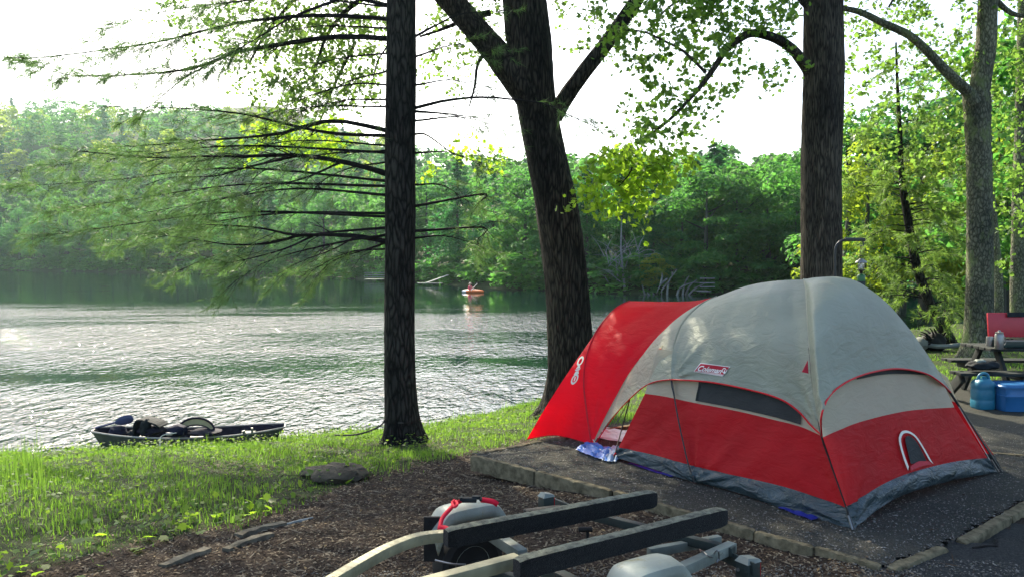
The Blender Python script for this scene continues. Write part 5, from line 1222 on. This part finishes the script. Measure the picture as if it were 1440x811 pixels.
c = Vector((P(1403, 487, 11.05).x, 11.02, .75)); m = MB(); m.lathe(c, [(.055, 0), (.058, .01), (.058, .20), (.05, .215)], 22); fl = thing('coffee_flask', 'silver metal flask standing before the open red stove lid', 'flask', c); m.build('body', M['silver'], fl, True)
m = MB(); m.lathe(c + Vector((0, 0, .216)), [(.052, 0), (.052, .022), (.02, .03), (.014, .05)], 18); m.tube(catmull([c + Vector((.055, 0, .18)), c + Vector((.09, 0, .16)), c + Vector((.09, 0, .08)), c + Vector((.056, 0, .05))], 10), .007, 6); m.build('lid', M['silver'], fl, True)
c = Vector((P(1392, 470, 11.4).x, 11.4, .75)); m = MB(); m.lathe(c, [(.05, 0), (.05, .12), (.045, .14)], 18); tag(m.build('metal_pot', M['silver'], None, True), 'small pale metal pot at the left corner behind the camp stove', 'pot')
blob('rolled_jacket', 'dark rolled jacket lying on the near picnic bench', 'jacket', 1382, 513, 42, 13, .13, M['black'], 12, 10.8)
blob('folded_pouch', 'small grey pouch on top of the dark rolled jacket', 'pouch', 1378, 507.5, 15, 6, .06, M['steel'], 13, 10.78)
# water jug
YJ = 10.55; jx = P(1382, 560, YJ).x; jw = 27 / F_PX * YJ
jug = thing('water_jug', 'teal blue plastic water jug with a looped handle beside the blue bin', 'jug', (jx, YJ, 0))
def rounded_box(c, hw, hd, prof, n=28, sq=4.0):
    V = []; c = Vector(c)
    for k_, z in prof:
        for i in range(n):
            a = 2 * math.pi * i / n; ca, sa = math.cos(a), math.sin(a); q = (abs(ca) ** sq + abs(sa) ** sq) ** (-1 / sq)
            V.append(c + Vector((ca * q * hw * k_, sa * q * hd * k_, z)))
    Fc = [(i * n + k, i * n + (k + 1) % n, (i + 1) * n + (k + 1) % n, (i + 1) * n + k) for i in range(len(prof) - 1) for k in range(n)] + [tuple(range(n))[::-1], tuple(range(len(V) - n, len(V)))]
    return V, Fc
m = MB(); m.add(*rounded_box((jx, YJ, 0), jw / 2, .12, [(.93, .0), (1, .02), (1, .11), (.965, .125), (1, .14), (1, .25), (.965, .265), (1, .28), (1, .33), (.9, .365), (.62, .395), (.4, .405)])); m.build('body', M['jug_blue'], jug, True)
m = MB(); m.tube(catmull([Vector((jx - .075, YJ, .37)), Vector((jx - .05, YJ, .45)), Vector((jx + .01, YJ, .475)), Vector((jx + .06, YJ, .45)), Vector((jx + .075, YJ, .38))], 16), interp_list([.026, .02, .018, .02, .024], 16), 9); m.build('handle', M['jug_blue'], jug, True)
m = MB(); m.lathe((jx + .01, YJ - .0, .40), [(.032, 0), (.032, .03), (.02, .035)], 16); m.build('cap', M['jug_blue'], jug, True)
YN = 10.5; bx0 = P(1396, 560, YN).x; bw = .72
bn = thing('storage_bin', 'blue plastic storage bin with a lid on the gravel by the table', 'bin', (bx0 + bw / 2, YN, 0))
m = MB(); m.add(*rounded_box((bx0 + bw / 2, YN, 0), bw / 2, .23, [(.90, 0), (.91, .02), (.95, .19), (.965, .195), (.965, .21), (.95, .215), (.975, .31)], 40, 7)); m.build('tub', M['bin_blue'], bn, True)
m = MB(); m.add(*rounded_box((bx0 + bw / 2, YN, .31), bw / 2 * 1.02, .24, [(1, 0), (1.0, .022), (.97, .03), (.955, .04), (.93, .04), (.92, .028), (.86, .03), (.85, .045), (.80, .05)], 40, 7)); m.build('lid', M['bin_blue'], bn, True)

# ------------------------------------------------------------------ rocks, old timbers in the grass, stump
def rock(px, py, w, h, label, seed, dpt=.2):
    p = TG(px, py); blob('rock', label, 'rock', px, py - h * .35, w, h, dpt, M['rock'], seed, p.y, 2.2)
rock(478, 672, 78, 22, 'low mossy rock half sunk where grass meets mulch', 21, .28); rock(440, 668, 34, 14, 'smaller mossy rock at the left side of the low sunken rock', 22, .15)
def log(pxs, r, label, name='old_timber', mat='timber', cat='timber'):
    pts = [TG(a, b) + Vector((0, 0, r * .35)) for a, b in pxs]; m = MB()
    if mat == 'timber' and r > .02:
        q = catmull(pts, 7); V = []
        for i, p in enumerate(q):
            d = (q[min(i + 1, 6)] - q[max(i - 1, 0)]).normalized(); s_ = Vector((-d.y, d.x, 0)).normalized(); w = r * random.uniform(1.1, 1.7)
            V += [p + s_ * w - Vector((0, 0, .03)), p + s_ * w * .9 + Vector((0, 0, random.uniform(.008, .02))), p - s_ * w * random.uniform(.7, 1) + Vector((0, 0, random.uniform(.012, .026))), p - s_ * w - Vector((0, 0, .03))]
        m.add(V, [(4 * i + k, 4 * i + k + 1, 4 * i + k + 5, 4 * i + k + 4) for i in range(6) for k in range(3)] + [(0, 1, 2, 3)[::-1], (24, 25, 26, 27)]); tag(m.build(name, M['plank']), label, cat); return
    m.tube(catmull(pts, 14), interp_list([r * .7, r, r * .9, r * .5], 14), 8, True, .14); tag(m.build(name, M['deadwood' if mat == 'timber' else mat], None, True), label, cat)
log([(335, 755), (365, 745), (400, 737)], .035, 'rotting flat timber on the mulch at the grass edge'); log([(318, 776), (350, 762), (382, 752)], .03, 'second rotting timber just below the upper one at the grass edge')
log([(228, 798), (262, 785), (292, 774)], .03, 'grey timber lying lowest along the grass edge by the leafy weeds'); log([(400, 738), (425, 732), (440, 728)], .014, 'thin stick running on from the upper rotting timber', 'stick', 'timber', 'stick')
log([(1368, 771), (1385, 769), (1402, 768)], .012, 'dark stick on the gravel at the lower right', 'stick', 'twig', 'stick')
g = TG(1305, 492); sp = thing('uprooted_stump', 'dark uprooted stump with splayed roots at the foot of the leaning pine', 'stump', g); YU = g.y
blob('root_plate', None, None, 1312, 482, 34, 30, .25, M['rubber'], 33, YU, 2.0, parent=sp)
m = MB()
for k in range(16):
    a = random.uniform(.1, 3.0); rr_ = random.uniform(14, 30); m.tube(catmull([P(1312, 484, YU), P(1312 + rr_ * .6 * math.cos(a), 484 - rr_ * .6 * math.sin(a), YU + random.uniform(-.3, .2)), P(1312 + rr_ * math.cos(a + .2), 486 - rr_ * math.sin(a + .2), YU + random.uniform(-.4, .3))], 8), interp_list([.05, .03, .01], 8), 5, False, .2)
m.build('root', M['twig'], sp, True)
m = MB(); m.tube(catmull([P(1290, 482, YU), P(1320, 487, YU - .3), P(1352, 484, YU - .3)], 10), .05, 8, True, .1); m.build('log', M['deadwood'], sp, True)
blob('root_burl', None, None, 1292, 484, 24, 20, .2, M['driftwood'], 34, YU - .2, 2.0, parent=sp)
# low pale dock across the cove on the right
c0 = P(1318, 437, 47); dk = thing('floating_dock', 'low pale dock lying across the cove between the leaning pine and the mossy trunk', 'dock', (c0.x, 47, WATER))
for k in range(12): MB().beam(Vector((c0.x + k * .3, 46.6, WATER + .22)), Vector((c0.x + k * .3, 47.8, WATER + .22)), .27, .05, .004).build('plank', M['rail'], dk, True)
MB().beam(Vector((c0.x - .2, 46.6, WATER + .1)), Vector((c0.x + 3.5, 46.6, WATER + .1)), .08, .16, .004).build('side_beam', M['rail'], dk, True)

# ------------------------------------------------------------------ far shore: docks, driftwood, kayak
def railing(px0, px1, pyb, Y, hgt, label, n=5, deck=True):
    a, b = P(px0, pyb, Y), P(px1, pyb, Y); a.z = b.z = WATER + .35; o = thing('fishing_pier', label, 'pier', a.copy()); d = b - a
    for k in range(n): q = a + d * (k / (n - 1)); MB().beam(q - Vector((0, 0, .8)), q + Vector((0, 0, hgt)), .10, .10, .005).build('post', M['rail'], o)
    for z in (.35, .65, 1.0): MB().beam(a + Vector((0, 0, hgt * z)), b + Vector((0, 0, hgt * z)), .05, .10, .004).build('rail', M['rail'], o)
    if deck:
        for k in range(int(d.length / .35)): q = a + d.normalized() * (.17 + .35 * k); MB().beam(q + Vector((0, -.1, 0)), q + Vector((0, 2.4, 0)), .31, .06, .004).build('deck_plank', M['rail'], o)
railing(512, 541, 397, far_y(526, -3.5), 1.0, 'small railed wooden pier on the far shore left of the dark pine trunk')
yd = far_y(605, -3.5); a = P(588, 401, yd); a.z = WATER + .3; o = thing('boat_dock', 'low grey dock and ramp on the far shore just right of the pine trunk', 'dock', a.copy())
for k in range(9): MB().beam(a + Vector((.35 * k, 0, 0)), a + Vector((.35 * k, 1.6, 0)), .31, .07, .004).build('plank', M['rail'], o)
MB().beam(a + Vector((1, .2, .05)), a + Vector((3.6, 2.2, 1.0)), .5, .07, .004).build('ramp', M['rail'], o)
for k in (0, 3): MB().beam(a + Vector((.1 + k, 0, -.8)), a + Vector((.1 + k, 0, .35)), .1, .1, .004).build('post', M['rail'], o)
railing(984, 1005, 413, far_y(995, -3.2), 1.2, 'grey railed pier at the water beside the bleached branches', 6); 
yw = far_y(945, -2.2)
for lab, trs in (('bleached forked driftwood trunk reaching highest at the pier end of the water', [[(938, 417), (939, 405), (941, 395), (946, 387), (952, 379)], [(941, 396), (935, 402), (930, 410), (931, 416)], [(929, 400), (931, 390), (931, 384)], [(946, 387), (945, 382)], [(938, 392), (930, 399), (923, 412)]]),
                 ('short bleached branch stubs at the left end of the driftwood', [[(908, 416), (905, 408), (903, 400)], [(914, 416), (910, 411)], [(921, 417), (918, 411)], [(900, 416), (915, 415.5), (935, 417)]]),
                 ('bent bleached driftwood boughs beside the grey pier', [[(952, 416), (955, 407), (963, 401), (975, 397), (985, 398)], [(960, 415), (962, 402), (965, 394), (969, 388)], [(964, 415), (970, 402), (980, 393)], [(968, 415), (978, 405), (990, 399)], [(950, 416), (970, 416), (990, 415)]])):
    m = MB()
    for tk_ in trs: m.tube(catmull([P(a, b, yw + random.uniform(-.5, .5)) for a, b in tk_], 12), interp_list([.11, .09, .06, .03], 12), 6, True, .1)
    tag(m.build('driftwood', M['driftwood'], None, True), lab, 'driftwood')
m = MB(); yq = far_y(890, 1.0); base = P(872, 385, yq)
for k in range(46):
    a = random.uniform(-.5, 2.9); L = random.uniform(1.2, 3.4); p0 = base + Vector((random.uniform(-1.5, 2.8), random.uniform(-.6, .6), random.uniform(-.8, 2.6))); e = p0 + Vector((math.cos(a) * L, random.uniform(-.6, .6), math.sin(a) * L * .75)); m.tube(catmull([p0, p0.lerp(e, .5) + Vector((0, 0, .25)), e], 6), interp_list([.045, .03, .012], 6), 4, False)
m.tube([Vector((base.x + .5, base.y, WATER)), P(873, 350, yq), P(874, 306, yq)], [.14, .09, .03], 7)
tag(m.build('dead_tree', M['deadwood'], None, True), 'grey leafless dead tree tangle on the far bank right of the leaning trunk', 'tree')
# stone-grey band of rocks under the undergrowth, kayak and paddler
YK = 78.0; kc = P(665, 408, YK); kc.z = WATER; ky = thing('kayak', 'small orange and white kayak out on the lake', 'kayak', kc)
V = []; n = 10; LK = 1.85; kd = Vector((1, -.25, 0)).normalized(); ks = Vector((.25, 1, 0)).normalized()
def kayak_part(u0, u1, name, mat):
    V = []; U = 14
    for i in range(U + 1):
        u = u0 + (u1 - u0) * i / U; w = .36 * max(0, 1 - abs(u) ** 2.6) + .012; h = .17 * max(0, 1 - abs(u) ** 3) + .03 + .05 * abs(u) ** 3
        for k in range(n): a = 2 * math.pi * k / n; V.append(kc + kd * u * LK * .62 + ks * math.cos(a) * w + Vector((0, 0, .12 + math.sin(a) * h)))
    m = MB(); m.add(V, [(i * n + k, i * n + (k + 1) % n, (i + 1) * n + (k + 1) % n, (i + 1) * n + k) for i in range(U) for k in range(n)] + [tuple(range(n))[::-1], tuple(range(U * n, U * n + n))]); m.build(name, mat, ky, True)
kayak_part(-1, -.55, 'bow', M['kayak_white']); kayak_part(-.55, 1, 'hull', M['orange'])
def skinned(name, verts, edges, mat, parent, root=0):
    me = bpy.data.meshes.new(name); me.from_pydata([v[:3] for v in verts], edges, []); o = link(name, me, mat, parent); sk_ = o.modifiers.new('skin', 'SKIN')
    for i, v in enumerate(verts): me.skin_vertices[0].data[i].radius = (v[3], v[4] if len(v) > 4 else v[3]); me.skin_vertices[0].data[i].use_root = (i == root)
    o.modifiers.new('smooth', 'SUBSURF').levels = 1; o.modifiers['smooth'].render_levels = 1; return o
pb0 = kc - kd * .30 + Vector((0, 0, .12)); per = thing('person', 'person in pink life vest and pale hat paddling the orange kayak', 'person', pb0)
def q_(a, s, z): v = pb0 + kd * a + ks * s + Vector((0, 0, z)); return (v.x, v.y, v.z)
bv_ = [q_(0, 0, .1) + (.15, .12), q_(0, 0, .32) + (.13, .10), q_(0, 0, .5) + (.16, .10), q_(0, 0, .60) + (.055,), q_(.01, 0, .70) + (.085, .095), q_(.01, 0, .80) + (.08,),
       q_(.02, -.2, .52) + (.055,), q_(.17, -.26, .36) + (.042,), q_(.38, -.2, .42) + (.032,), q_(.44, -.2, .43) + (.035,), q_(.02, .2, .52) + (.055,), q_(.17, .26, .36) + (.042,), q_(.38, .2, .42) + (.032,), q_(.44, .2, .43) + (.035,),
       q_(.3, -.1, .14) + (.09,), q_(.62, -.1, .2) + (.06,), q_(.3, .1, .14) + (.09,), q_(.62, .1, .2) + (.06,)]
skinned('body', bv_, [(0, 1), (1, 2), (2, 3), (3, 4), (4, 5), (2, 6), (6, 7), (7, 8), (8, 9), (2, 10), (10, 11), (11, 12), (12, 13), (0, 14), (14, 15), (0, 16), (16, 17)], M['skin'], per)
m = MB(); m.lathe(Vector(q_(0, 0, .16)), [(.17, 0), (.19, .05), (.20, .25), (.17, .38), (.08, .42)], 16); m.build('life_vest', M['pink'], per, True)
m = MB(); m.lathe(Vector(q_(.01, 0, .76)), [(.19, -.005), (.19, .01), (.10, .02), (.09, .09), (.04, .12)], 16); m.build('hat', M['hat'], per, True)
m = MB(); a_, b_ = Vector(q_(.42, -.95, .16)), Vector(q_(.44, .95, .72)); m.tube([a_, b_], .018, 6); m.box(a_, (.03, .34, .16), None, .01); m.box(b_, (.03, .34, .16), None, .01); tag(m.build('kayak_paddle', M['kayak_white'], None, True), 'pale double paddle held by the kayaker', 'paddle')
#@@PART5
# ------------------------------------------------------------------ ground cover (nobody could count it)
rng = np.random.default_rng(21); random.seed(21)
def gmask(x, y): return np.clip((y - grass_line(x)) / .7 + .55 + .55 * wob(x, y, 2.4, .7) + .25 * wob(x, y, 7, 2), 0, 1)
def blades(n, xr, yr, hmin, hmax, wid, name, mask, lab, mat=None, lean=.35):
    x = rng.uniform(*xr, n); y = rng.uniform(*yr, n); k = (rng.random(n) < mask(x, y)) & (shore_s(x, y) > .05) & ~in_pad(x, y); x, y = x[k], y[k]; n = len(x)
    z = terrain(x, y); tall = np.clip(.55 + .6 * wob(x, y, 1.7, 4) + .3 * wob(x, y, 5, 1), .25, 1.3)
    h = rng.uniform(hmin, hmax, n) * tall; a = rng.uniform(0, 6.283, n); d = np.stack([np.cos(a), np.sin(a)], -1); b = np.stack([-d[:, 1], d[:, 0]], -1)
    ln = h * rng.uniform(.05, lean * 2, n); w = wid * rng.uniform(.6, 1.4, n)
    def pt(f, s): return np.stack([x + d[:, 0] * ln * f ** 2 + b[:, 0] * w * s, y + d[:, 1] * ln * f ** 2 + b[:, 1] * w * s, z - .015 + h * f * (1 - .18 * f * ln / h)], -1)
    V = np.stack([pt(0, -.5), pt(0, .5), pt(.5, -.42), pt(.5, .42), pt(.8, -.22), pt(.8, .22), pt(1, 0)], 1).reshape(-1, 3)
    i = np.arange(n)[:, None] * 7; F = np.concatenate([i + np.array([[0, 1, 3, 2]]), i + np.array([[2, 3, 5, 4]])]); T = i + np.array([[4, 5, 6, 6]])
    me = bpy.data.meshes.new(name); q = np.concatenate([F]); t3 = i + np.array([[4, 5, 6]])
    me.vertices.add(len(V)); me.vertices.foreach_set('co', V.astype(np.float32).ravel())
    me.loops.add(q.size + t3.size); me.loops.foreach_set('vertex_index', np.concatenate([q.ravel(), t3.ravel()]).astype(np.int32))
    me.polygons.add(len(q) + len(t3)); me.polygons.foreach_set('loop_start', np.concatenate([np.arange(0, q.size, 4), q.size + np.arange(0, t3.size, 3)]).astype(np.int32))
    me.update(calc_edges=True); o = link(name, me, mat or M['grass']); return tag(o, lab, 'grass', kind='stuff')
blades(150000, (-11.5, 2.2), (4.4, 18), .05, .17, .008, 'bank_grass', lambda x, y: gmask(x, y) * np.where(y > 6.0, 1, .8), 'bright green grass covering the bank above the boat')
blades(6000, (-9.8, 2.2), (11.0, 17.8), .14, .34, .009, 'shore_grass', lambda x, y: (shore_s(x, y) < 1.6) * (.6 + .4 * wob(x, y, 2.2)) * ((x < -8.2) | (x > -5.0) | (y > 13.4) | (y < 12.3)), 'taller grass fringe at the water edge round the boat', lean=.25)
blades(900, (-6.2, -4.2), (6.8, 9.6), .3, .62, .007, 'tall_reeds', lambda x, y: (np.abs(x + y * .645) < .35) * .8, 'tall thin grass stalks at the left picture edge', lean=.12)
blades(26000, (6.5, 22), (12.2, 24), .05, .15, .014, 'lawn_grass', lambda x, y: np.clip((y - grass_line(x)) / .5, 0, 1), 'short sunlit lawn behind the tent beside the mossy trunk')
blades(14000, (1.8, 9), (11.4, 22), .06, .18, .012, 'back_grass', lambda x, y: np.clip((y - grass_line(x)) / .8 + .5, 0, 1), 'grass strip on the shore behind the tent')
def weeds(n, xr, yr, mask, size, hr, name, lab, mat='weed'):
    x = rng.uniform(*xr, n); y = rng.uniform(*yr, n); k = (rng.random(n) < mask(x, y)) & (shore_s(x, y) > .2) & ~in_pad(x, y); x, y = x[k], y[k]
    C = np.stack([x, y, terrain(x, y) + rng.uniform(.02, hr, len(x))], -1)
    V, F = stars(C, size, 2.2); return tag(link(name, fast_mesh(name, V, F), M[mat]), lab, 'weeds', kind='stuff')
weeds(20000, (-9, 1.5), (4.6, 15), lambda x, y: gmask(x, y) * np.clip(.45 + .9 * wob(x, y, 1.9, 6), .05, 1), .034, .16, 'leafy_weeds', 'low leafy weeds growing among the bank grass')
weeds(1300, (-4.6, -1.2), (4.4, 8.2), lambda x, y: np.exp(-((y - grass_line(x) - .25) / .45) ** 2) * np.clip(.5 + wob(x, y, 2.5, 3), 0, 1), .062, .17, 'broad_weeds', 'broad leaved plants along the mulch edge')
weeds(260, (-3.6, -1.4), (4.4, 6.8), lambda x, y: np.exp(-((y - grass_line(x)) / .35) ** 2), .075, .10, 'lime_weeds', 'lime green sapling leaves at the mulch edge', 'leaf_lime')
def slivers(n, xr, yr, L, W, H, name, lab, mat, mask, zf):
    x = rng.uniform(*xr, n); y = rng.uniform(*yr, n)
    k = (rng.random(n) < mask(x, y)); x, y = x[k], y[k]; n = len(x); z = zf(x, y)
    a = rng.uniform(0, 6.283, n); tlt = rng.uniform(-.35, .35, n); d = np.stack([np.cos(a) * np.cos(tlt), np.sin(a) * np.cos(tlt), np.sin(tlt)], -1); b = np.stack([-np.sin(a), np.cos(a), 0 * a], -1); up = np.cross(d, b)
    l = (L * rng.lognormal(0, .5, n))[:, None]; w = (W * rng.lognormal(0, .35, n))[:, None]; h = (H * rng.uniform(.5, 1.5, n))[:, None]; C = np.stack([x, y, z], -1)
    V = np.stack([C - d * l, C + b * w - d * l * .2, C + d * l, C - b * w + d * l * .3, C + up * np.abs(h) * -1], 1)
    V = np.stack([C - d * l, C + b * w - d * l * .2, C + d * l, C - b * w + d * l * .3, C + np.array([0, 0, 1.0]) * h], 1).reshape(-1, 3)
    i = np.arange(n)[:, None] * 5; F = np.concatenate([i + np.array([[0, 1, 4]]), i + np.array([[1, 2, 4]]), i + np.array([[2, 3, 4]]), i + np.array([[3, 0, 4]])])
    return tag(link(name, fast_mesh(name, V, F), mat), lab, 'ground litter', kind='stuff')
tzf = lambda x, y: terrain(x, y) + .012 * wob(x, y, 7.0, 3.0) + .004
notpad = lambda x, y: (~in_pad(x, y)) * (1 - gmask(x, y) * .85)
slivers(85000, (-3.6, 3.0), (3.0, 11.0), .015, .0055, .006, 'wood_mulch', 'brown shredded wood mulch covering the ground round the trailer', M['chip'], lambda x, y: notpad(x, y) * (x < 2.6), tzf)
slivers(1600, (-3.6, 3.0), (3.0, 11.0), .045, .004, .005, 'mulch_twigs', 'scattered twigs and bark strips on the mulch', M['chip'], lambda x, y: notpad(x, y), tzf)
slivers(62000, (-1.0, 7.5), (4.0, 9.5), .006, .0055, .006, 'loose_gravel', 'loose dark gravel covering the tent pad', M['pebble'], lambda x, y: in_pad(x, y) * np.clip(1.5 - y / 9, .3, 1), lambda x, y: 0 * x - .001)
slivers(26000, (-1.4, 4.6), (3.0, 5.2), .006, .0055, .006, 'scattered_gravel', 'dark gravel scattered under and beside the trailer', M['pebble'], lambda x, y: notpad(x, y), tzf)
n_ = 900; x_ = rng.uniform(-3.4, 2.4, n_); y_ = rng.uniform(3.2, 10, n_); k_ = rng.random(n_) < notpad(x_, y_); x_, y_ = x_[k_], y_[k_]
V, F = quads(np.stack([x_, y_, tzf(x_, y_) + .012], -1), .020, 4); tag(link('leaf_litter', fast_mesh('leaf_litter', V, F), m_leaf('dry_leaves', [(.05, .03, .015), (.14, .09, .04), (.22, .16, .08), (.10, .05, .03)], (.3, .2, .06), .2, .7, .2)), 'dry brown leaves scattered over the wood mulch', 'leaf litter', kind='stuff')
x_ = rng.uniform(-1, 9, 420); y_ = rng.uniform(4, 12, 420); V, F = quads(np.stack([x_, y_, 0 * x_ + .008], -1)[in_pad(x_, y_)], .022, 9)
tag(link('fallen_leaves', fast_mesh('fallen_leaves', V, F), M['chip']), 'small dry leaves scattered over the gravel', 'leaf litter', kind='stuff')

# ------------------------------------------------------------------ the damp evening air over the lake
hz = MB(); hz.box((0, 0, 45), (1300, 1300, 98)); t = NT('lake_haze'); pv = t.n('VolumePrincipled')
pv.inputs['Color'].default_value = (.66, .93, .93, 1); pv.inputs['Density'].default_value = .00019; pv.inputs['Anisotropy'].default_value = .72
t.t.links.new(pv.outputs[0], t.out.inputs['Volume']); t.m.cycles.homogeneous_volume = True if hasattr(t.m.cycles, 'homogeneous_volume') else None
tag(hz.build('haze', t.m), 'thin bluish haze lying over the lake and woods', 'haze', kind='stuff')
